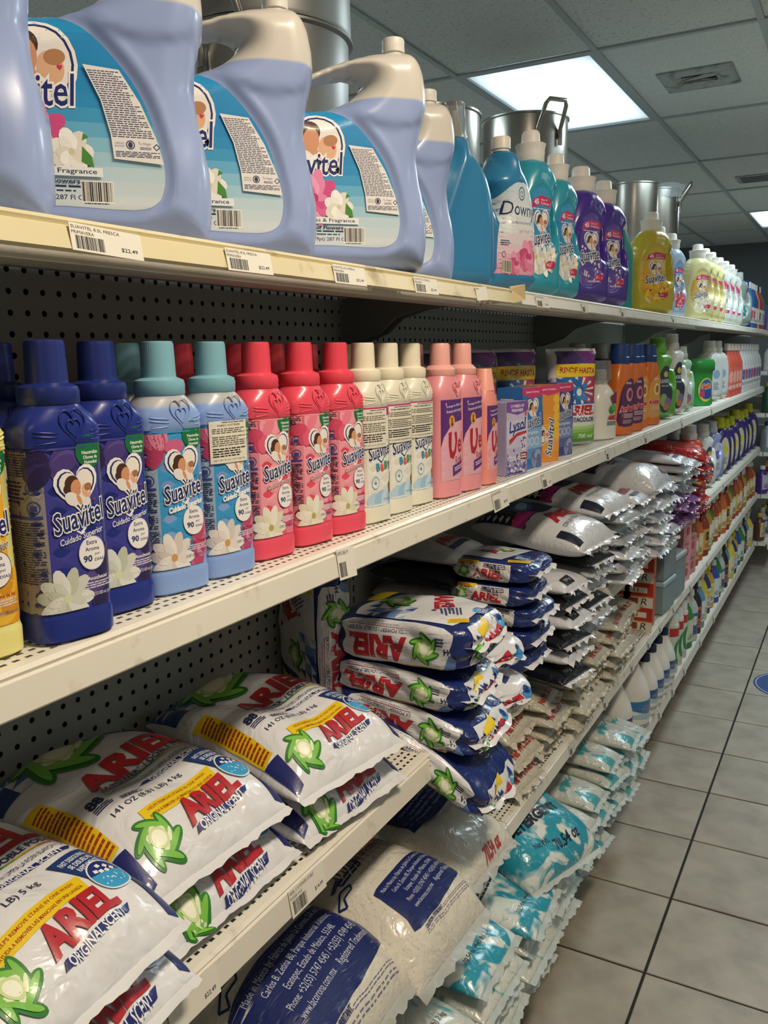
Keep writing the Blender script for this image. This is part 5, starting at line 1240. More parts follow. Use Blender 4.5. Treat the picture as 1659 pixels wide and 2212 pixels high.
# ================================================================== boxy gusseted bags in stacks
class Puff:
    """rounded brick: local x = label side (front), y = right, z = up; half sizes b, a, c"""
    def __init__(s, a, b, c, seed=1, n=5.0, wr=1.0, pinch=.35, bend=0.0):
        s.a, s.b, s.c, s.n, s.wr, s.pinch, s.bend = a, b, c, n, wr, pinch, bend
        r = random.Random(seed); s.w = [(r.uniform(1.5, 5), r.uniform(1.5, 5), r.uniform(1.5, 4), r.uniform(0, 6.28)) for _ in range(6)]; s.k = (r.uniform(12, 20), r.uniform(0, 6))
    def map(s, p):
        q = p/((np.abs(p)**s.n).sum(1, keepdims=True)**(1/s.n))
        d = 0
        for a, b, c, ph in s.w: d = d+np.sin(a*q[:, 0]*2+b*q[:, 1]*3+c*q[:, 2]*2+ph)
        e = np.exp(-(1-np.abs(q[:, 1]))/.12)
        k = 1+s.wr*(.013*d+.022*e*np.sin(s.k[0]*q[:, 2]*.8+s.k[1]+4*q[:, 0]))
        q = q*k[:, None]
        zs = 1-s.pinch*np.abs(q[:, 1])**6
        Y = q[:, 1]*s.a
        Zc = q[:, 2]*s.c*zs-s.bend*np.maximum(0, q[:, 1]+.2)**2
        return np.stack([q[:, 0]*s.b*(1-.06*np.abs(q[:, 1])**6), Y, Zc], -1)
    def surf(s, face):
        def S(u, v):
            o = np.ones_like(u)
            if face == 'front': p = np.stack([o, u/s.a, v/s.c], -1)
            elif face == 'top': p = np.stack([-v/s.b, u/s.a, o], -1)      # print top towards the back
            elif face == 'end': p = np.stack([-u/s.b, o, v/s.c], -1)
            elif face == 'topend': p = np.stack([-u/s.b, v/s.a, o], -1)
            return s.map(p)
        return S
    def body(s, n=16):
        t = np.linspace(-1, 1, n+1); t = np.sign(t)*(np.abs(t)**.8); mb = MB()
        idx = np.arange((n+1)**2).reshape(n+1, n+1); q = np.stack([idx[:-1, :-1], idx[1:, :-1], idx[1:, 1:], idx[:-1, 1:]], -1).reshape(-1, 4)
        A, B = np.meshgrid(t, t, indexing='ij'); A = A.ravel(); B = B.ravel(); o = np.ones_like(A)
        for f in ((o, A, B), (-o, B, A), (B, o, A), (A, -o, B), (A, B, o), (B, A, -o)):
            mb.add(s.map(np.stack(f, -1)), q)
        return mb
    def seal(s, end=1, ext=.016, seed=0):
        mb = MB(); V = []; F = []; n = 16; r = random.Random(seed)
        for i in range(n+1):
            x = -1+2*i/n; P0 = s.map(np.array([[x*.9, end*1.0, .06*math.sin(i*.9+seed)]]))[0]
            for j, f in enumerate((0, .5, 1.0)): V.append((P0[0]*1.04, P0[1]-end*.004+end*(ext*f+(r.uniform(-.002, .002) if j == 2 else 0)), P0[2]+.004*f*math.sin(i*1.3+seed)-.003*f))
        for i in range(n):
            for j in range(2): F.append((i*3+j, (i+1)*3+j, (i+1)*3+j+1, i*3+j+1))
        return mb.add(V, F)
def weld(o):
    bm_ = bmesh.new(); bm_.from_mesh(o.data); bmesh.ops.remove_doubles(bm_, verts=bm_.verts, dist=1e-5); bmesh.ops.recalc_face_normals(bm_, faces=bm_.faces); bm_.to_mesh(o.data); bm_.free()
    o.data.polygons.foreach_set('use_smooth', np.ones(len(o.data.polygons), dtype=bool)); return o
M_NAVYF = film('#1b2c6c', bump=(38, .5)); M_WHITEF = film('#dddfe4', bump=(38, .5)); M_BLKF = film('#12141f', bump=(38, .55)); M_SILV = film('#b9bcc0', bump=(38, .6)); M_REDF = film('#b3221f', bump=(38, .6)); M_PURF = film('#8a5a92', bump=(38, .6)); M_CLEAR = film('#cfc9b8', bump=(60, .6), mix=('#b4ab96', 140.0, .5, .75)); M_TEALF = film('#7fb8b6', bump=(38, .6), mix=('#dfe6e2', 11.0, .42, .52), dist=1.2)
def bag2kg(label, x, y, z, rz, tilt, seed, bend=0.0, c=.034, top=True, group='two-kilo navy and white detergent bags'):
    P = Puff(.140, .092, c, seed, 4.8, .85, .22, bend)
    r = tag(empty('detergent_bag', (x, y, z), (rad(tilt), 0, rad(rz))), label, 'bag', group)
    weld(P.body(40).build('film', M_NAVYF, r, smooth=True))
    for e in (-1, 1): P.seal(e, .016, seed).build('seal', M_SEAL, r, smooth=True)
    # side face, printed upside down
    L = Lab(); a = .140; h = c
    L.poly(smooth_closed([(-a*.62, -h*.86), (a*.72, -h*.9), (a*.78, 0), (a*.74, h*.88), (-a*.60, h*.9), (-a*.70, 0)], 3).tolist(), '#dcdde2')
    L.text('ARIEL', -.030, -h*.18, .118, h*1.02, ARC['red'], 180, .06, .1)
    L.text('2X POWER* / DOBLE PODER*', -.030, h*.52, .104, h*.17, '#2a2f5e', 180, .01); L.stroke([(-.084, h*.68), (.02, h*.66)], .0012, '#a32a3a'); L.text('CLEANS WHITES AND COLORS / LIMPIA LA ROPA BLANCA', -.036, h*.76, .10, h*.085, '#3a3a50', 180); L.text('70 OZ (4.37 LB) 2 kg', -.048, h*.90, .058, h*.10, '#33364e', 180)
    ariel_flower(L, .062, -h*.02, min(.031, h*.9), 10); L.text('44', .104, -h*.1, .014, h*.28, '#222a55', 180, .03); L.bars(.082, .098, h*.1, h*.5, 3, '#222a55', 4, words=2)
    L.poly([(.0, -h*.97), (a*.70, -h*1.0), (a*.72, -h*.86), (.004, -h*.80)], ARC['yel']); L.bars(.006, .09, -h*.96, -h*.84, 2, '#a83a1c', 5, words=8)
    L.poly([(a*.78, -h*.2), (a*.92, -h*.5), (a*.90, -h*.95), (a*.70, -h*.9)], '#5a7ab4')
    L.build('side_print', P.surf('front'), r, eps=.0012, step=.00018)
    if top:
        L = Lab(); b = .092
        L.poly([(-a*.62, -b*.9), (a*.85, -b*.9), (a*.88, b*.85), (-a*.40, b*.85), (-a*.52, b*.2)], '#dcdde2'); facets(L, -a*.62, a*.1, -b*.95, -b*.2, 5, ['#3a5a9c', '#6f8fc0', '#a9bcd6', '#2a4a8c'], 6, 3, .7)
        ariel_flower(L, -.035, .0, .034, 5); L.text('ARIEL', .040, .030, .085, .036, ARC['red'], -62, .06, .1); L.text('DOBLE PODER*', .058, .012, .062, .008, '#2a2f5e', -62, .01); L.bars(.055, .10, -.04, .0, 6, '#4a4f78', 3, rot=-62); yellow_band(L, .112, -.055, .04, .02, 40)
        L.poly([(-a*.85, b*.1), (-a*.6, b*.1), (-a*.55, b*.8), (-a*.78, b*.8)], ARC['yel']); L.text('44', .046, -.022, .012, .010, '#222a55', -62, .03); drop_badge(L, .118, .02, .014, -60)
        L.build('top_print', P.surf('top'), r, eps=.0012, step=.00015)
    L = Lab(); b = .092
    L.poly([(-b*.75, -h*.9), (b*.75, -h*.9), (b*.75, h*.95), (-b*.75, h*.95)], '#d9dbe0'); L.text('ARIEL', .006, -h*.02, .078, h*.72, ARC['red'], 12, .06, .1); L.poly([(-.02, -h*.62), (.04, -h*.32), (.042, -h*.18), (-.018, -h*.48)], ARC['navy']); ariel_flower(L, -.050, -h*.30, h*.48, 10); L.rect(-.050, .000, h*.55, h*.88, ARC['yel'], 12); L.ell(.046, h*.5, h*.3, h*.36, '#3aa0d8'); L.ell(.046, h*.66, h*.2, h*.16, '#1d2f78'); L.rect(.0, .016, -h*.86, -h*.66, '#2a2a2e')
    L.build('end_print', P.surf('end'), r, eps=.0014, step=.00018)
    return r
G2 = 'two-kilo navy and white detergent bags'
bag2kg('topmost two-kilo navy and white detergent bag of the stack with upside-down lettering', -.655, 1.285, 1.034, -91, 2, 31, c=.043)
bag2kg('two-kilo detergent bag second from the top of the stack with upside-down lettering', -.664, 1.285, .962, -90, -2, 32, .008, .031, top=False)
bag2kg('two-kilo detergent bag third from the top of the stack with upside-down lettering', -.645, 1.280, .903, -89, -6, 33, .012, .031, top=False)
bag2kg('bottom two-kilo detergent bag, sagging over the end of the shelf', -.612, 1.268, .845, -87, -22, 34, .02, .032, top=False)
# bag standing upright against the pegboard
st = bag2kg('white detergent bag standing upright against the pegboard in the shade', -.848, 1.245, .86+.150, -34, 0, 35, 0, .036, top=True)
st.rotation_euler = (rad(90), rad(0), rad(-30)); 
# small oxi bags
def oxi(label, x, y, z, rz, tilt, seed):
    P = Puff(.085, .07, .030, seed, 4.5, 1.2, .4); r = tag(empty('detergent_bag', (x, y, z), (rad(tilt), 0, rad(rz))), label, 'bag', 'small white detergent bags with a blue splash')
    weld(P.body(26).build('film', M_WHITEF, r)); [P.seal(e, .013, seed).build('seal', M_SEAL, r, smooth=True) for e in (-1, 1)]
    L = Lab(); L.bars(-.03, .02, -.03, .03, 6, '#5a5f80', 3, rot=-60); L.rect(.02, .05, -.02, .03, '#1e3a78', -60); L.build('top_print', P.surf('top'), r, eps=.0008)
    for face, k in (('end', 1.0), ):
        L = Lab(); L.text('ARIEL', .002, .004, .062, .022, ARC['red'], 18, .06, .1); ariel_flower(L, -.040, -.008, .014, 10); L.text('OXI', .018, -.016, .030, .014, '#1f3d8c', 18, .06, 0, '#dfeaf4', .05); L.ell(.050, .010, .012, .018, '#2f86c4', -20); L.ell(.050, .018, .008, .009, '#1d2f78', -20); L.ell(-.01, -.020, .014, .006, '#2f86c4', 18)
        L.build('end_print', P.surf('end'), r, eps=.0014, step=.00018)
    return r
oxi('upper small white detergent bag with blue splash, beside the two-kilo stack', -.632, 1.478, .945, -118, -4, 41)
oxi('lower small white detergent bag with blue splash, beside the two-kilo stack', -.612, 1.478, .868, -120, -4, 42)
# one-kilo stack with upright lettering
def bag1kg(label, x, y, z, rz, tilt, seed, top=False, c=.0225):
    P = Puff(.092, .080, c, seed, 5.0, .7, .3); r = tag(empty('detergent_bag', (x, y, z), (rad(tilt), 0, rad(rz))), label, 'bag', 'one-kilo navy and white detergent bags')
    weld(P.body(26).build('film', M_NAVYF, r)); [P.seal(e, .016, seed).build('seal', M_SEAL, r, smooth=True) for e in (-1, 1)]
    L = Lab(); a, h = .092, c
    L.poly([(-a*.98, -h*.8), (a*.52, -h*.8), (a*.58, h*.86), (-a*.98, h*.86)], '#d6d4d0'); L.poly([(-a*.95, h*.55), (-a*.25, h*.62), (-a*.25, h*.95), (-a*.95, h*.9)], ARC['yel']); L.bars(-a*.92, -a*.28, h*.6, h*.86, 2, '#a83a1c', 3, words=6); L.bars(-a*.1, a*.45, h*.38, h*.8, 3, '#3a3f60', 4, words=5)
    L.text('ARIEL', .002, -h*.10, .066, h*.80, ARC['red'], 0, .06, .1); ariel_flower(L, -.052, -h*.02, h*.72, 10); L.text('2X POWER* / DOBLE PODER*', -.004, -h*.62, .066, h*.16, '#2a2f5e'); L.bars(-.084, -.076, -h*.5, h*.3, 4, '#222a55', 5, words=1)
    L.build('side_print', P.surf('front'), r, eps=.0012, step=.00018)
    if top:
        L = Lab(); L.poly([(-.08, -.05), (.02, -.055), (.05, .06), (-.06, .06)], '#c9ccd2'); ariel_flower(L, .0, .028, .020, 5); L.ell(.052, -.010, .018, .012, '#4a9ac8'); L.ell(.056, -.008, .010, .008, '#1d2f78'); yellow_band(L, .060, -.050, .05, .020, 25); L.text('ARIEL', -.03, .0, .05, .02, ARC['red'], -10, .05); L.bars(.04, .09, -.035, -.018, 3, '#dfe3ec', 3)
        L.build('top_print', P.surf('top'), r, eps=.0012, step=.00015)
    return r
for k, (zz, dx, dy) in enumerate(((1.070, 0, 0), (1.023, -.006, -.006), (.976, .006, .008), (.929, .0, .004), (.882, -.005, -.004))):
    bag1kg(['topmost', 'second', 'third', 'fourth', 'lowest'][k]+' navy and white one-kilo bag of the stack with upright lettering', -.641+dx, 1.652+dy, zz, -91+3*(k % 2), -1, 50+k, k == 0)
# ================================================================== pillow sachets heaped along the middle shelf
_pv = {}
def sachet_mesh(W, L_, T, m, seed):
    key = (W, L_, T, m.name, seed)
    if key not in _pv:
        P = Pillow(W, L_, T, seed, 1.2, 22, 28, .006, 0, .40, 4.5, .55); me = P.body().me('film', m, True); s1 = P.seal(-1, .013, seed, 2.2).me('seal', M_SEAL if m in (M_WHITEF, M_NAVYF, M_BLKF) else m, True); _pv[key] = (P, me, s1)
    return _pv[key]
def sachet(m, label, group, x, y, z, rz=0, W=.15, L_=.24, T=.048, seed=1, lab=None, ry=0, rx=0, name='detergent_sachet'):
    P, me, s1 = sachet_mesh(W, L_, T, m, seed); r = tag(empty(name), label, 'bag', group)
    link('film', me, r); link('seal', s1, r)
    if lab: lab.build('print', P.surf(1), r, eps=.0014, step=.00012)
    return lay(r, x, y, z, rz, rx, ry)
def lab_downy(W, L_):
    L = Lab(); b = L_/2; L.poly([(-W*.47, b*.0), (W*.47, b*.05), (W*.47, b*.95), (-W*.47, b*.95)], '#141a34'); L.poly([(-W*.47, b*.02), (-W*.1, b*.04), (-W*.2, b*.30), (-W*.47, b*.25)], '#b02a7a'); L.ell(.0, b*.45, W*.3, b*.18, '#3f6a9c', 20); L.ell(.0, b*.45, W*.16, b*.10, '#a9cce6', 20)
    L.text('ARIEL', .03*W, -b*.26, W*.72, W*.20, ARC['red'], 4, .06, .1); L.text('CON UN TOQUE DE', -.10*W, -b*.56, W*.46, W*.055, '#3a4060', 4); L.text('Downy', .27*W, -b*.52, W*.26, W*.10, '#1c2c66', 4, .0, .2); L.poly([(-W*.47, -b*.55), (-W*.40, -b*.58), (-W*.38, -b*.95), (-W*.47, -b*.95)], '#141a34')
    return L
def lab_vel(W, L_):
    L = Lab(); b = L_/2; L.poly([(-W*.47, b*.2), (W*.47, b*.2), (W*.47, b*.95), (-W*.47, b*.95)], '#4a3a5a'); L.bars(-W*.3, W*.1, -b*.1, b*.1, 2, '#6a6a80', 3, words=4); L.text('Vel', .1*W, -b*.60, W*.26, W*.16, '#b5304a', 4, .02, .2); L.text('Rosita', .30*W, -b*.72, W*.24, W*.10, '#b5304a', 4, 0, .2); L.rect(.12*W, .36*W, -b*.35, -b*.24, '#e0c41e'); L.rect(.05*W, .4*W, -b*.92, -b*.82, '#8a6a90'); L.ell(.4*W, -b*.55, W*.06, W*.06, '#7a2a50')
    return L
def lab_g(W, L_):
    L = Lab(); b = L_/2; L.rect(-W*.3, W*.0, -b*.95, -b*.78, '#10131c'); L.text('750 g', -W*.15, -b*.865, W*.2, W*.06, '#e6e6ea'); return L
def lab_mini(W, L_):
    L = Lab(); b = L_/2; L.text('ARIEL', .0, -b*.45, W*.6, W*.18, '#a83242', 4, .05, .1); L.rect(-W*.3, W*.2, -b*.8, -b*.68, '#30385e'); return L
rs = random.Random(77); GH = 'sachets heaped on the middle shelf'
sq = 0
def column(y, x, z0, n, T, mats, what, W=.15, L_=.24, labs=None, jit=.012, rz=0, tops=None):
    global sq
    for k in range(n):
        m_ = mats[k % len(mats)]; top = (k == n-1); lb = None
        if top and tops: lb = tops(W, L_)
        elif labs: lb = labs(W, L_)
        sq += 1; pos = 'topmost' if top else ('lowest' if k == 0 else ['second', 'third', 'fourth', 'fifth', 'sixth', 'seventh', 'eighth', 'ninth'][k-1]+' from the bottom')
        sachet(m_, '%s sachet, %s in the pile %s' % (what[0] if isinstance(what[0], str) else what[0][k % len(what[0])], pos, what[1]), GH, x+rs.uniform(-jit, jit), y+rs.uniform(-jit, jit), z0+T*(k+.5), rz+rs.uniform(-5, 5), W, L_, T*.97, (sq % 3)+1, lb, rs.uniform(-2, 2), rs.uniform(-2, 2))
# clear bags of powder on the shelf below, printed in red
def lab_oz(W, L_):
    L = Lab(); b = L_/2; L.text('Net Wt. 35.27 oz', W*.03, -b*.84, W*.78, W*.105, '#b83a30', 2, .03); L.poly([(-W*.4, -b*.1), (W*.35, -b*.1), (W*.4, b*.6), (-W*.4, b*.55)], '#22305e'); L.bars(-W*.32, W*.3, 0, b*.5, 5, '#aab4cc', 3); return L
for k in range(5):
    sachet(M_CLEAR, ['lowest', 'second', 'third', 'fourth', 'topmost'][k]+' clear powder bag printed 35.27 oz in red, in the nearest pile', 'clear powder bags printed in red', -.690+.004*(k % 2)-.012*k, 1.690+.010*(k % 2), Z_3+.003+.055*k+.025, -6+3*(k % 3), .155, .215, .052, 4+k % 2, lab_oz(.155, .215), 1, 0, 'powder_bag')
for j, (yy, n, xx) in enumerate(((1.90, 4, -.70), (2.08, 4, -.68), (2.27, 5, -.70), (2.45, 5, -.68), (2.61, 5, -.70))):
    for k in range(n):
        sachet(M_CLEAR, ['lowest', 'second', 'third', 'fourth', 'topmost'][min(k, 4) if k < n-1 else 4]+' clear powder bag in the '+['second', 'third', 'fourth', 'fifth', 'sixth'][j]+' pile on the shelf below the sachets', 'clear powder bags printed in red', xx+.012*((k*7+j) % 3-1), yy+.008*((k*5) % 3-1), Z_3+.003+.036*(k+.55), -5+3*((k+j) % 4), .15, .215, .035, 4+(k+j) % 3, lab_oz(.15, .215) if k >= n-2 else None, 0, 0, 'powder_bag')
# dark 750 g sachets, then white ones, above them
column(1.925, -.672, .735, 6, .043, [M_BLKF, M_WHITEF], (['black', 'white'], 'under the big white and black bag'), .15, .25, lab_g, .008, -6)
sachet(M_WHITEF, 'big white and black detergent bag with red lettering, on top of the dark pile', GH, -.690, 2.065, 1.060, -10, .235, .30, .085, 2, lab_downy(.235, .30), 5, 4)
column(2.105, -.668, .80, 7, .036, [M_WHITEF, M_SILV, M_BLKF], (['white', 'silver', 'black'], 'beside the big white and black bag'), .16, .24, None, .014, -6)
sachet(M_WHITEF, 'second white and black detergent bag with red lettering, just behind the first', GH, -.700, 2.30, 1.100, -6, .215, .29, .07, 3, lab_downy(.225, .29), 4, 0)
column(2.36, -.662, Z_2+.003, 6, .036, [M_WHITEF, M_SILV], (['white', 'silver'], 'behind the second white and black bag'), .16, .24, lab_mini, .014)
column(2.56, -.662, Z_2+.003, 7, .033, [M_WHITEF, M_WHITEF, M_SILV], (['white', 'cream white', 'silver'], 'left of the fat rose-printed bag'), .16, .24, lab_mini, .016)
column(2.76, -.660, Z_2+.003, 5, .036, [M_WHITEF], ('white', 'under the fat rose-printed bag'), .17, .25, lab_vel, .014)
sachet(M_WHITEF, 'fat white bag with a yellow spot and rose lettering on top of the heap', GH, -.680, 2.74, 1.105, -4, .25, .31, .10, 1, lab_vel(.25, .31), 4, 3)
column(2.96, -.660, Z_2+.003, 6, .034, [M_WHITEF, M_SILV], (['white', 'silver'], 'beyond the fat rose-printed bag'), .16, .24, lab_vel, .014)
column(3.18, -.672, Z_2+.007, 4, .034, [M_PURF], ('mauve', 'before the silver ones'), .17, .25, None, .012)
column(3.18, -.665, Z_2+.003+.142, 4, .034, [M_SILV, M_WHITEF], (['silver', 'white'], 'on top of the mauve ones'), .16, .24, lab_mini, .014)
column(3.38, -.660, Z_2+.003, 3, .034, [M_PURF], ('deep mauve', 'next to the red ones'), .16, .24, None, .012)
column(3.38, -.662, Z_2+.003+.105, 4, .034, [M_SILV], ('silver foil', 'next to the red ones'), .16, .24, None, .016)
column(3.58, -.655, Z_2+.003, 5, .040, [M_REDF], ('red', 'nearest the orange red jug'), .17, .25, None, .014)
sachet(M_REDF, 'fat glossy red bag on top of the red sachets', GH, -.66, 3.59, 1.09, 6, .20, .26, .08, 3, None, 4)
# dark bags in the shade at the back of the second bay
for k in range(5):
    sachet(M_BLKF if k % 2 else M_SILV, ['lowest', 'second', 'third', 'fourth', 'topmost'][k]+' dark bag in the shade behind the two-kilo stack', GH, -.815+.01*(k % 2), 1.645+.008*(k % 3), .90+.046*k+.003, -6+6*(k % 3), .17, .215, .044, 2+k % 2, lab_mini(.17, .215) if k > 3 else None)
# ================================================================== clear five-kilo powder bags on the lower shelf of the first bay
M_POWD = film('#dcd8cc', bump=(30, .6), mix=('#b9b4a8', 260.0, .60, .70))
def corona_lab(W, L_, kind):
    L = Lab(); b = L_/2; nv = '#1c2a66'
    P = smooth_closed([(-W*.40, -b*.86), (W*.30, -b*.80), (W*.40, -b*.66), (W*.42, -b*.30), (W*.40, -b*.14), (W*.26, -b*.155), (-W*.36, -b*.17), (-W*.43, -b*.30), (-W*.44, -b*.70)], 3)
    if kind == 0:
        L.poly([(-W*.44, b*.0), (W*.40, b*.06), (W*.42, b*.55), (-W*.44, b*.55)], '#b9c9d8'); [L.stroke([(-W*.3+W*.1*k, b*.05), (-W*.38+W*.12*k, b*.55)], .003, '#dfe8ee') for k in range(8)]
    n0 = len(L.e)
    L.poly([tuple(p) for p in P], nv)
    if kind == 0: L.text('Net Wt. 176.36 oz (11.02 lb) 5 kg', W*.12, -b*.07, W*.50, W*.055, '#b8363a', 4, .01)
    for k, (t, w) in enumerate((('Made in México by: Fábrica de Jabón La Corona, S.A. de C.V.', .74), ('Carlos B. Zetina 80, Parque Industrial Xalostoc,', .62), ('Ecatepec, Estado de México, 55348.', .46), ('Phone: +52(55) 5747 4545 / +52(55) 4749 4545', .64), ('www.lacorona.com.mx     Registered Trademark', .66))):
        L.text(t, W*(.0+.01*k), -b*(.24+.105*k), W*w, W*.052, '#c9d0e2', 3)
    L.text('CAUTION: EYE IRRITANT.', -W*.20, -b*.885, W*.30, W*.026, nv, 3, .03); L.bars(-W*.04, W*.38, -b*.905, -b*.87, 2, '#6a7090', 4, words=14, fillf=.35); L.bars(-W*.36, W*.38, -b*.955, -b*.915, 2, '#6a7090', 5, words=20, fillf=.35)
    sc, of = (((1, 1), (0, 0)), ((.80, .72), (W*.08, -b*.18)), ((.86, .62), (W*.03, b*.16)))[kind]
    L.e[n0:] = [(T*np.array(sc)+np.array(of), c_) for T, c_ in L.e[n0:]]
    # line drawing: washboard, hands and cuff
    u, v = -W*.22, b*(.05, .05, .34)[kind]
    for k in range(6): L.stroke([(u-W*.05+W*.035*k, v-b*.02), (u-W*.07+W*.04*k, v+b*.13)], .0022, nv)
    L.stroke([(u-W*.08, v-b*.03), (u+W*.16, v-b*.01)], .004, nv); L.stroke([(u-W*.08, v-b*.07), (u+W*.15, v-b*.05)], .004, nv); L.stroke([(u-W*.09, v-b*.03), (u-W*.08, v-b*.07), (u+W*.15, v-b*.05), (u+W*.16, v-b*.01), (u+W*.13, v+b*.14)], .003, nv)
    L.poly([(u-W*.14, v-b*.05), (u-W*.06, v-b*.02), (u-W*.07, v+b*.02), (u-W*.16, v-b*.02)], '#3a4468'); L.stroke([(u-W*.2, v-b*.16), (u-W*.13, v-b*.09), (u-W*.05, v-b*.12), (u-W*.07, v-b*.16), (u-W*.14, v-b*.15), (u-W*.17, v-b*.22), (u-W*.2, v-b*.16)], .003, nv)
    if kind == 1:
        for k in range(14):
            a = 200+10*k; L.stroke([(0, b*.45), (W*.4*math.cos(rad(a)), b*.45+W*.4*math.sin(rad(a)))], .002, '#e9e6de')
        L.text('ECONOMICAL', -W*.12, b*.42, W*.36, W*.055, '#2a3050', 0, .03); L.text('AND', -W*.10, b*.34, W*.12, W*.05, '#2a3050', 0, .03); L.text('EFFECTIVE', -W*.08, b*.26, W*.32, W*.055, '#2a3050', 0, .03)
        L.text('PHOSPHATE-FREE', W*.08, b*.13, W*.40, W*.05, '#b8363a', 0, .03); L.text('LIBRE DE FOSFATOS', W*.08, b*.065, W*.40, W*.045, '#2a3050', 0, .02); L.text('Net Wt. 70.54 oz (4.4 lb) 2 kg', W*.1, b*.0, W*.42, W*.03, '#b8363a')
    if kind == 2:
        L.ell(-W*.36, b*.12, W*.07, b*.05, '#8c2028', 20); L.text('70.54 oz', W*.10, -b*.955, W*.3, W*.06, '#b8363a', 2, .03); L.poly([(-W*.3, -b*.02), (-W*.14, -b*.02), (-W*.14, b*.10), (-W*.26, b*.12)], '#232c58')
    return L
def corona(label, x, y, z, rz, W, L_, T, seed, kind, ry=0, rx=0):
    P = Pillow(W, L_, T, seed, 1.0, 52, 68, .008, 0, .30, 4.0, .55); r = tag(empty('powder_bag'), label, 'bag', 'large clear bags of white powder')
    P.body().build('film', M_POWD, r, smooth=True); [P.seal(e, .018, seed, 2.0).build('seal', mat('#cfd2d0', .2, 'clear_seal', trans=.4, ior=1.1), r, smooth=True) for e in (-1, 1)]
    corona_lab(W, L_, kind).build('print', P.surf(1), r, eps=.0013, step=.0001); return lay(r, x, y, z+.012, rz, rx, ry)
zc = Z_3+.004
corona('large clear powder bag with navy address panel, nearest at the bottom', -.700, .860, zc+.048, 2, .285, .36, .125, 61, 0, 4)
corona('middle clear powder bag with navy panel and a fan of rays', -.672, 1.105, zc+.042, -5, .245, .345, .115, 62, 1, 6, 3)
corona('clear powder bag with navy panel under the sagging bag, next to the empty shelf', -.708, 1.335, zc+.036, -3, .225, .35, .10, 63, 2, 3)
corona('large clear powder bag cut off at the bottom left corner', -.715, .555, zc+.045, 4, .27, .36, .12, 64, 0, 4)
# ================================================================== teal and white bags on the base deck
def teal_lab(W, L_, big=False):
    L = Lab(); b = L_/2
    if big:
        L.text('DETERGENT', -W*.05, -b*.34, W*.62, W*.10, '#1a2436', 0, .05); L.text('Net Wt.', -W*.16, -b*.66, W*.18, W*.05, '#1a2436'); L.text('70.54 oz', W*.10, -b*.76, W*.30, W*.08, '#1a2436', 0, .02)
    else:
        L.bars(-W*.3, W*.2, -b*.2, b*.2, 6, '#2a4a58', 3, words=5); L.text('CAUTION: EYE IRRITANT', -W*.05, b*.3, W*.5, W*.05, '#2a3a48', 0, .02); L.text('70.54 oz (4.40 lb) 2 kg', 0, -b*.72, W*.55, W*.06, '#1a2436')
    return L
M_TEALB = film('#2c9ab4', bump=(30, .6), mix=('#dfe8e4', 9.0, .50, .56), dist=1.6)
zb = Z_B+.004; GT = 'teal and white powder bags on the base deck'
def tealbag(label, x, y, z, rz, W, L_, T, seed, m=None, lab=None, ry=0, rx=0):
    P = Pillow(W, L_, T, seed, 1.5, 28, 36, .012, 0, .40, 4.5, .55); r = tag(empty('powder_bag'), label, 'bag', GT)
    P.body().build('film', m or M_TEALB, r, smooth=True); P.seal(-1, .014, seed, 1.5).build('seal', mat('#d3dcda', .22, 'clear_seal', trans=.3, ior=1.1), r, smooth=True)
    if lab: lab.build('print', P.surf(1), r, eps=.0013)
    return lay(r, x, y, z, rz, rx, ry)
M_TW = film('#cfd3cb', bump=(34, .7), mix=('#4fa8b0', 8.0, .56, .60), dist=1.8)
for k in range(4):
    tealbag(['lowest', 'second', 'third', 'fourth'][k]+' teal and white bag under the fat teal bag', -.655+.012*(k % 2), 1.525+.006*(k % 3), zb+.024+.046*k, -4+3*k, .19, .30, .045, 71+k % 3, M_TW if k < 3 else M_TEALB, teal_lab(.22, .30) if k > 1 else None)
tealbag('fat turquoise bag marked in ounces, bulging over the base deck edge', -.635, 1.71, zb+.228, -24, .255, .32, .105, 75, M_TEALB, teal_lab(.265, .33, True), 14, 5)
for k in range(3): tealbag(['lowest', 'second', 'third'][k]+' bag under the fat turquoise bag, right side', -.66, 1.735+.006*k, zb+.026+.05*k, -4+3*k, .17, .30, .049, 71+k, M_TW)
for j, (yy, n) in enumerate(((.84, 5), (1.07, 5), (1.30, 5))):
    for k in range(n):
        tealbag(['lowest', 'second', 'third', 'fourth', 'topmost'][k]+' teal bag, '+['left', 'middle', 'right'][j]+' pile on the base deck of the first bay', -.652+.014*((k+j) % 2), yy+.005*((k*3) % 4-1.5), zb+.024+.046*k, -5+3*((k+j) % 4), .195, .30, .045, 71+(k+j) % 3, M_TW if (k+j) % 2 else M_TEALB, teal_lab(.21, .30) if k > 2 else None)
for j, (yy, n) in enumerate(((1.93, 4), (2.08, 4), (2.23, 5), (2.38, 5), (2.52, 4))):
    for k in range(n):
        tealbag(['lowest', 'second', 'third', 'fourth', 'topmost'][k if k < n-1 else 4]+' small teal bag, '+['first', 'second', 'third', 'fourth', 'last'][j]+' pile before the bleach bottles', -.650+.016*((k+j) % 2), yy+.004*((k*3+j) % 4-1.5), zb+.020+.038*k, -5+3*((k*2+j) % 4), .128, .24, .037, 71+(k+j) % 3, M_TW, None, 0, -4+4*(k % 3))
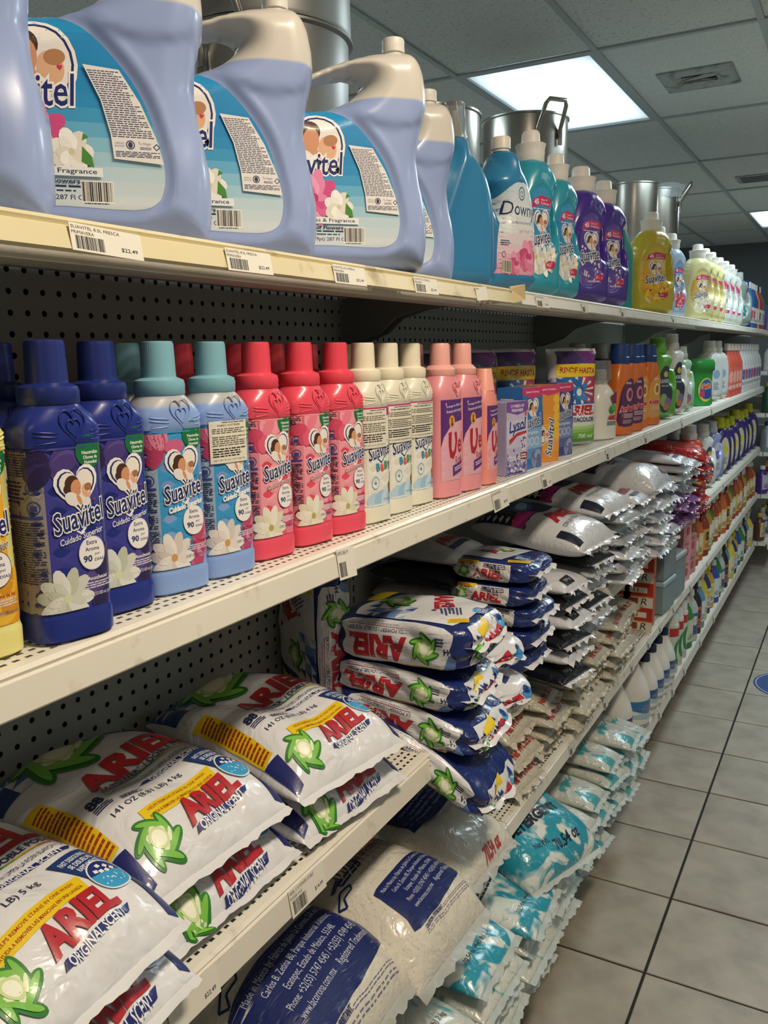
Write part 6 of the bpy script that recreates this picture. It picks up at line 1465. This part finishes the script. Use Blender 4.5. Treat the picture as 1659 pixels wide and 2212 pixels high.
# ================================================================== boxes and tubs on the third shelf
zs = Z_3+.0006; GB = 'orange tea-like cartons stacked on the third shelf'
ob = Lab(); w, h = .072, .0865
ob.rect(-.05, .05, h*.46, h, '#b8351f'); ob.rect(-.05, .05, h*.42, h*.48, '#d96a2a'); ob.rect(-.05, .05, 0, h*.42, '#e2dccb'); ob.rect(-.03, .03, h*.60, h*.82, '#e9e2d0'); ob.text('11', -.008, h*.71, .016, .012, '#4a3a34', 0, .02); ob.rect(-.034, .0, h*.10, h*.38, '#8a4a2a'); ob.text('R', .018, h*.24, .022, .024, '#2a2a38', 8, .0, .3); ob.bars(-.03, .03, h*.02, h*.07, 1, '#6a5a4a', 3, words=4)
for i in range(3):
    for k in range(3):
        carton('tea_carton', (-.628-.076*i, 2.955, zs+.0875*k), 0, .105, .073, h, '#c8502a', ['front', 'middle', 'rear'][i]+' column of small orange cartons, '+['bottom', 'middle', 'top'][k]+' one', None, ob, None, GB)
def clear_box(x, y, z, w, d, h, label, lidhex):
    r = tag(empty('storage_box', (x, y, z), (0, 0, rad(-4))), label, 'container', 'clear plastic containers'); R = lambda a, b, zz: [(-a, -b, zz), (a, -b, zz), (a, b, zz), (-a, b, zz)]
    MB().loft([R(d/2-.006, w/2-.006, 0), R(d/2, w/2, .005), R(d/2, w/2, h), R(d/2-.003, w/2-.003, h), R(d/2-.004, w/2-.004, .006)]).build('tub', mat('#b9ccd2', .15, 'clear_plastic', trans=.55, ior=1.1), r)
    MB().loft([R(d/2+.004, w/2+.004, h), R(d/2+.004, w/2+.004, h+.012), R(d/2-.004, w/2-.004, h+.016)]).build('lid', plastic(lidhex, .35), r); MB().box(-d/2+.02, d/2-.02, -w/2+.02, w/2-.02, .01, h*.75).build('contents', mat('#8fa9b4', .6, 'contents'), r); return r
clear_box(-.645, 3.20, zs, .16, .13, .11, 'lower clear container with pale blue lid beside the orange cartons', '#a9c4d0'); clear_box(-.645, 3.20, zs+.1275, .16, .13, .11, 'upper clear container with pale blue lid beside the orange cartons', '#b4ccd6'); clear_box(-.645, 3.42, zs, .16, .13, .16, 'taller clear container behind the first two', '#c0d0d4')
pk = Lab(); pk.ell(0, .04, .018, .018, '#c83a4a'); pk.bars(-.03, .03, .065, .08, 2, '#a84a5a', 3)
for k in range(3): carton('soap_box', (-.632, 3.66, zs+.0875*k), -10, .09, .07, .087, '#e2a0a4', ['lower', 'middle', 'upper'][k]+' pink carton of the stack on the third shelf', pk, pk, None, 'pink cartons on the third shelf')
for k in range(2): carton('soap_box', (-.632, 3.80, zs+.0875*k), -10, .09, .07, .087, '#c88a90', ['lower', 'upper'][k]+' pink carton standing further back on the third shelf', pk, pk, None, 'pink cartons on the third shelf')
# ================================================================== bleach and cleaner bottles on the base deck
def bleach(x, y, z, s, label, labhex, caphex='#1a2150', group='white bleach bottles', rz=-20, hexb='#e4e2dc'):
    r = tag(empty('bleach_bottle', (x, y, z), (0, 0, rad(rz))), label, 'bottle', group); r.scale = (s, s, s)
    b = MB(); b.lathe([(.060, 0), (.066, .005), (.067, .02), (.067, .135), (.065, .15), (.058, .175), (.045, .205), (.030, .235), (.023, .25), (.021, .262)], 36)
    b.build('body', plastic(hexb, .35, coat=.2), r, smooth='auto')
    MB().tube([(-.050, 0, .178), (-.068, 0, .195), (-.070, 0, .215), (-.050, 0, .240), (-.022, 0, .248)], [.010, .011, .011, .010, .009], 10).build('handle', plastic(hexb, .35, coat=.2), r, smooth=True)
    cap_mesh([(.023, .258), (.0255, .261), (.025, .288), (.022, .291)], 26, zr=(.262, .2885)).build('cap', plastic(caphex, .4), r, smooth='auto')
    S = wrap_surf(.067, .067, 2.0); L = Lab(); L.rect(-.085, .085, .022, .130, '#e6e6e2'); L.poly([(-.085, .130), (.085, .130), (.085, .095), (.0, .080), (-.085, .105)], labhex); L.stroke([(-.085, .03), (-.085, .128)], .004, '#22307a'); L.poly([(-.085, .07), (.085, .05), (.085, .075), (-.03, .085)], '#a9c8d6'); L.text('CLOROX', .02, .100, .085, .020, '#22307a', 0, .05, 0, '#e6e6e2', .04); L.ell(.055, .062, .018, .016, '#8c2a3c'); L.bars(-.06, .04, .028, .045, 3, '#4a5a80', 3)
    L.build('label', S, r, eps=.0006); return r
zd = Z_B+.0006
bleach(-.645, 2.680, zd, .90, 'bleach bottle with a purple label beside the teal bags', '#5a2a6a', '#23356f'); bleach(-.628, 2.84, zd, .97, 'white bleach bottle with a blue and white label, in front', '#2f7ab0')
bleach(-.80, 2.80, zd, .95, 'white bleach bottle behind the front one', '#2f7ab0')
for k, yy in enumerate((3.02, 3.13, 3.24, 3.35)): bleach(-.622, yy, zd, .74, ['first', 'second', 'third', 'fourth'][k]+' small white bottle with a navy cap past the big bleach bottle', '#2a4f9c', '#1a2150', 'small white bottles with navy caps')
for k, yy in enumerate((3.08, 3.22, 3.36)): bleach(-.75, yy, zd, .76, ['first', 'second', 'third'][k]+' small white bottle with a navy cap in the back row', '#2a4f9c', '#1a2150', 'small white bottles with navy caps')
def can(x, y, z, r_, h, hexb, hext, label, group):
    o = tag(empty('spray_can', (x, y, z)), label, 'can', group); MB().lathe([(r_*.94, 0), (r_, .004), (r_, h*.80), (r_*.95, h*.82), (r_*.9, h*.83)], 28).build('body', mat(hexb, .3, 'can_print', var=.03, coat=.3), o, smooth='auto'); MB().lathe([(r_*.88, h*.825), (r_*.86, h*.97), (r_*.7, h)], 24).build('cap', plastic(hext, .4), o, smooth='auto')
    L = Lab(); L.rect(-r_*1.4, r_*1.4, h*.62, h*.76, '#c2282c'); L.ell(0, h*.35, r_*.9, h*.22, '#2f8a4a'); L.ell(r_*.1, h*.35, r_*.5, h*.14, '#dfe6dc'); L.build('label', wrap_surf(r_, r_, 2.0), o, eps=.0006); return o
for k, yy in enumerate((3.47, 3.57, 3.67)): can(-.62, yy, zd, .036, .25, '#cfd6cc', '#dfe2de', ['first', 'second', 'third'][k]+' white and green spray can on the base deck', 'white and green spray cans')
rc = random.Random(31)
ORDN = ['first', 'second', 'third', 'fourth', 'fifth', 'sixth', 'seventh', 'eighth', 'ninth', 'tenth', 'eleventh', 'twelfth', 'thirteenth', 'fourteenth', 'fifteenth', 'sixteenth', 'seventeenth', 'eighteenth', 'nineteenth', 'twentieth', 'twenty-first', 'twenty-second', 'twenty-third', 'twenty-fourth', 'twenty-fifth', 'twenty-sixth']
def run(z, y0, y1, items, xs, group, where, rowgap=.11, z_s=(.82, .93)):
    """a mixed run of different cleaner bottles, each its own colour and height"""
    y = y0; n = 0
    while y < y1:
        nm, hb, hc, hl = items[n % len(items)]; s = rc.uniform(*z_s); L = Lab(); L.rect(-.034, .034, .03, .13, hl); L.ell(0, .095, .022, .022, hc); L.bars(-.026, .026, .04, .065, 3, '#40405a', n, words=3)
        q = tall_bottle('cleaner_bottle', (xs+rc.uniform(-.008, .008), y, z), rc.uniform(-30, -12), [(a*s, b, c_, e) for a, b, c_, e in SM2], hb, [(.0175, .236*s), (.019, .24*s), (.016, .27*s), (.013, .272*s)], hc, nm+' bottle, '+ORDN[n]+' '+where[0], group, lab=L, surf=wrap_surf(.0397, .0317, 3), n=20)
        n += 1; y += rc.uniform(rowgap*.92, rowgap*1.08)
I_OR = [('amber', '#a8501e', '#e6e0d6', '#d8b04a'), ('orange', '#c0602a', '#dfd9d0', '#e2c68a'), ('red brown', '#8a2f1c', '#2a2a2e', '#d9a04a'), ('golden', '#b8862a', '#e6e0d6', '#e6dcb4'), ('leaf green', '#3f8a34', '#dfe6dc', '#d9e2b4'), ('rust red', '#a03a22', '#e6e0d6', '#e0b890')]
run(zs, 3.95, 6.15, I_OR, -.628, 'coloured cleaner bottles on the third shelf', ['in the long row past the pink cartons'])
I_GR = [('grass green', '#2f7a34', '#d9d6d0', '#c9dcb4'), ('pale', '#b9c4c0', '#e6e2dc', '#4a5a9c'), ('black and orange', '#1c1a1e', '#1c1a1e', '#c8642a'), ('sky blue', '#5a8fb8', '#e6e6e6', '#dfe6ec'), ('yellow', '#d9c23a', '#d9d6d0', '#e6dc9a'), ('navy', '#22306e', '#c8b42a', '#c9d0e2'), ('honey yellow', '#c8a03a', '#e0c41e', '#e6d9a0'), ('cobalt blue', '#2a4a9c', '#dfe2e6', '#d9dfea')]
run(zd, 3.80, 6.15, I_GR, -.622, 'mixed cleaner bottles on the base deck', ['in the base deck row past the spray cans'])
# ================================================================== far jugs on the middle shelf
zm = Z_2+.0006
def art_tide(L):
    L.ell(-.012, .085, .038, .044, '#e8901e'); L.ell(-.012, .085, .031, .036, '#e6c41e'); L.text('Tide', -.012, .088, .058, .026, '#1c3f9c', 4, .06, .1, '#f2f2ee', .05); L.rect(-.04, .016, .035, .055, '#1c3f9c')
laundry(-.645, 3.84, -26, '#cc3a1c', '#d6dde0', 'orange red detergent jug with a round yellow and blue label', '#26408c', art_tide, 1.22, zm)
laundry(-.80, 3.80, -20, '#c8401c', '#d6dde0', 'orange red detergent jug behind the front one', '#26408c', art_tide, 1.22, zm)
laundry(-.652, 4.24, -22, '#cfd2cc', '#d6d8d4', 'white jug with a dark oval label on the middle shelf', '#3a3f50', art_dark, 1.12, zm)
laundry(-.652, 4.50, -22, '#8a90b8', '#c9ccd6', 'lavender blue jug on the middle shelf', '#c0c6dc', art_plain('#6a70a8'), 1.1, zm)
laundry(-.75, 4.10, -18, '#2f5a78', '#c9ccd6', 'teal blue jug in the back row of the middle shelf', '#c0c6dc', art_plain('#6a70a8'), 1.1, zm)
for k, yy in enumerate((4.76, 4.97, 5.18, 5.39, 5.60, 5.81, 6.02)): laundry(-.652, yy, -24, '#37236e', '#c8cc2a', ['first', 'second', 'third', 'fourth', 'fifth', 'sixth', 'last'][k]+' purple jug with a lime yellow cap on the middle shelf', '#c9c6a0', art_plain('#d0c02a'), 1.02 if k % 3 else 1.1, zm, False, group='purple jugs with lime yellow caps')
# ================================================================== things on the end unit beyond the run
I_EN = [('white', '#cfd2d2', '#dfe2e6', '#5a6aa0'), ('dark green', '#2a4a3a', '#c9b43a', '#b9c4a0'), ('grey', '#7a8088', '#2a2a30', '#c9ccd2'), ('violet', '#4a2f78', '#d9d6e0', '#c0b4d6'), ('brown', '#5a3a2a', '#d6a04a', '#d9c4a0')]
for j, zz in enumerate((1.36, 1.08, .82, .53, .2)):
    run(zz+.0006, 6.32, 7.5, I_EN[j:]+I_EN[:j], -.56, 'bottles on the end unit', ['on the %s shelf of the end unit' % ['highest', 'second', 'third', 'fourth', 'bottom'][j]], .13, (.62, .80))
for k, (yy, hb, nm) in enumerate(((6.36, '#c8641e', 'orange'), (6.52, '#3a9cc0', 'sky blue'), (6.70, '#4a2a6e', 'purple'), (6.86, '#2f5fae', 'blue'))):
    r = tag(empty('spray_bottle', (-.56, yy, 1.6206), (0, 0, rad(-60))), nm+' trigger spray bottle on top of the end unit', 'bottle', 'trigger spray bottles'); loft_body([(0, .036, .026, 3), (.004, .04, .03, 3), (.12, .038, .028, 3), (.17, .018, .016, 2.2), (.19, .013, .013, 2)], 24).build('body', plastic(hb, .3), r, smooth='auto')
    MB().loft([[(x*s_, y*.012, z) for x, y in ((-.5, -1), (1, -1), (1, 1), (-.5, 1))] for s_, z in ((.03, .19), (.05, .205), (.05, .222), (.03, .23))]).build('trigger_head', plastic(hb if k != 2 else '#dfe2e6', .35), r)
carton('snack_pack', (-.57, 7.10, 1.6206), -40, .25, .12, .20, '#2a2f7a', 'navy and yellow pack on top of the end unit', None, None, None)
# ================================================================== price tags on the shelf rails
def price_tag(y, ztop, lip, name, price, label, w=.077, h=None, xf=XF, hexc='#e6e2d6', bars=True, tilt=0, dz=0):
    h = h or (lip-.004); zc_ = ztop-.009-(lip-.009)/2+dz
    r = tag(empty('price_tag', (xf+.0026, y, zc_), (rad(tilt), rad(-10), 0)), label, 'price tag', 'price tags on the shelf rails')
    MB().box(0, .0006, -w/2, w/2, -h/2, h/2).build('card', mat(hexc, .45, 'paper', var=.03), r)
    L = Lab(); S = lambda u, v: np.stack([np.full_like(u, .0006), u, v], -1)
    for k, t in enumerate(name): L.text(t, -w*.48+len(t)*w*.0165, h*(.36-.19*k), len(t)*w*.033, h*.12, '#2a2826')
    if bars: L.barcode(-w*.44, -w*.06, -h*.42, h*.06, seed=int(y*1000) % 97)
    if price: L.text(price, w*.30, -h*.22, w*.24, h*.17, '#2a2826', 0, .01)
    if L.e: L.build('print', S, r, eps=.0001, step=.00002, sub=1)
    return r
J = ['SUAVITEL 8.5L FRESCA', 'PRIMAVERA']
price_tag(.555, Z_TOP, .027, J, '$22.49', 'price tag under the left pale blue jug, nearest the camera', .080, tilt=-2)
price_tag(.752, Z_TOP, .027, J, '$22.49', 'price tag under the second pale blue jug')
price_tag(.956, Z_TOP, .027, J, '$22.49', 'price tag under the third pale blue jug')
price_tag(1.173, Z_TOP, .027, J, '$22.49', 'price tag under the jug that overhangs the edge')
price_tag(1.385, Z_TOP, .027, ['SUAVITEL'], None, 'torn price tag at the end of the yellowed rail', .05, bars=False, tilt=4)
price_tag(1.70, Z_TOP, .027, ['DOWNY APRIL FRESH'], '$9.99', 'price tag under the deep blue bottles')
price_tag(.930, Z_1, .036, ['SUAVITEL CANELA Y M'], None, 'lone price tag under the coral pink bottles', .042, .040, tilt=-3)
price_tag(1.478, Z_1, .036, ['VEL ROSITA 450 ML'], '$4.49', 'price tag under the small rose pink bottle', .075, .038, tilt=2)
price_tag(1.745, Z_1, .036, ['SUAVITEL'], '$5.99', 'price tag under the dryer sheet boxes', .06)
price_tag(.815, Z_2, .040, ['ARIEL 2 X POWER DOBLE', 'PODER 4 KG'], '$14.99', 'price tag on the rail under the white detergent bags, marked 14.99')
price_tag(.600, Z_2, .040, ['ARIEL 10 LB'], '$22.49', 'price tag on the rail at the lower left, marked 22.49', bars=False)
price_tag(1.285, Z_3, .036, [], '$4.79', 'price tag under the clear powder bags, marked 4.79')
for k, (y_, z_, l_, nm) in enumerate(((2.00, Z_TOP, .027, 'under the teal bottles'), (2.36, Z_TOP, .027, 'under the purple bottles'), (3.05, Z_TOP, .027, 'under the bright yellow bottle'), (1.98, Z_3, .036, 'below the second pile of clear bags'), (2.30, Z_3, .036, 'below the fourth pile of clear bags'), (2.62, Z_3, .036, 'below the last pile of clear bags'), (2.86, Z_3, .036, 'on the third shelf before the orange cartons'), (3.05, Z_3, .036, 'under the orange cartons'), (3.3, Z_3, .036, 'under the clear containers'), (3.66, Z_3, .036, 'under the pink cartons'), (4.1, Z_3, .036, 'under the first amber bottles'), (1.75, Z_B, .052, 'under the fat turquoise bag'), (2.08, Z_B, .052, 'below the small teal bags'), (2.9, Z_B, .052, 'under the front bleach bottle'), (3.1, Z_B, .052, 'under the first navy capped bottle'), (3.35, Z_B, .052, 'under the last navy capped bottle'), (3.6, Z_B, .052, 'under the spray cans'), (4.0, Z_B, .052, 'further down the base rail'), (4.4, Z_B, .052, 'far down the base rail'), (2.25, Z_1, .036, 'under the front refill pouch'), (2.7, Z_1, .036, 'under the orange bottles'), (3.3, Z_1, .036, 'under the laundry jugs'), (4.0, Z_1, .036, 'under the green tub'), (3.8, Z_2, .036, 'under the orange red jug'), (4.5, Z_2, .036, 'under the lavender blue jug'))):
    price_tag(y_, z_, l_, [], None, 'small price tag '+nm, .045 if l_ < .05 else .05, hexc='#d9d6cc')
# ================================================================== tidy up
bpy.data.scenes.remove(TMP)
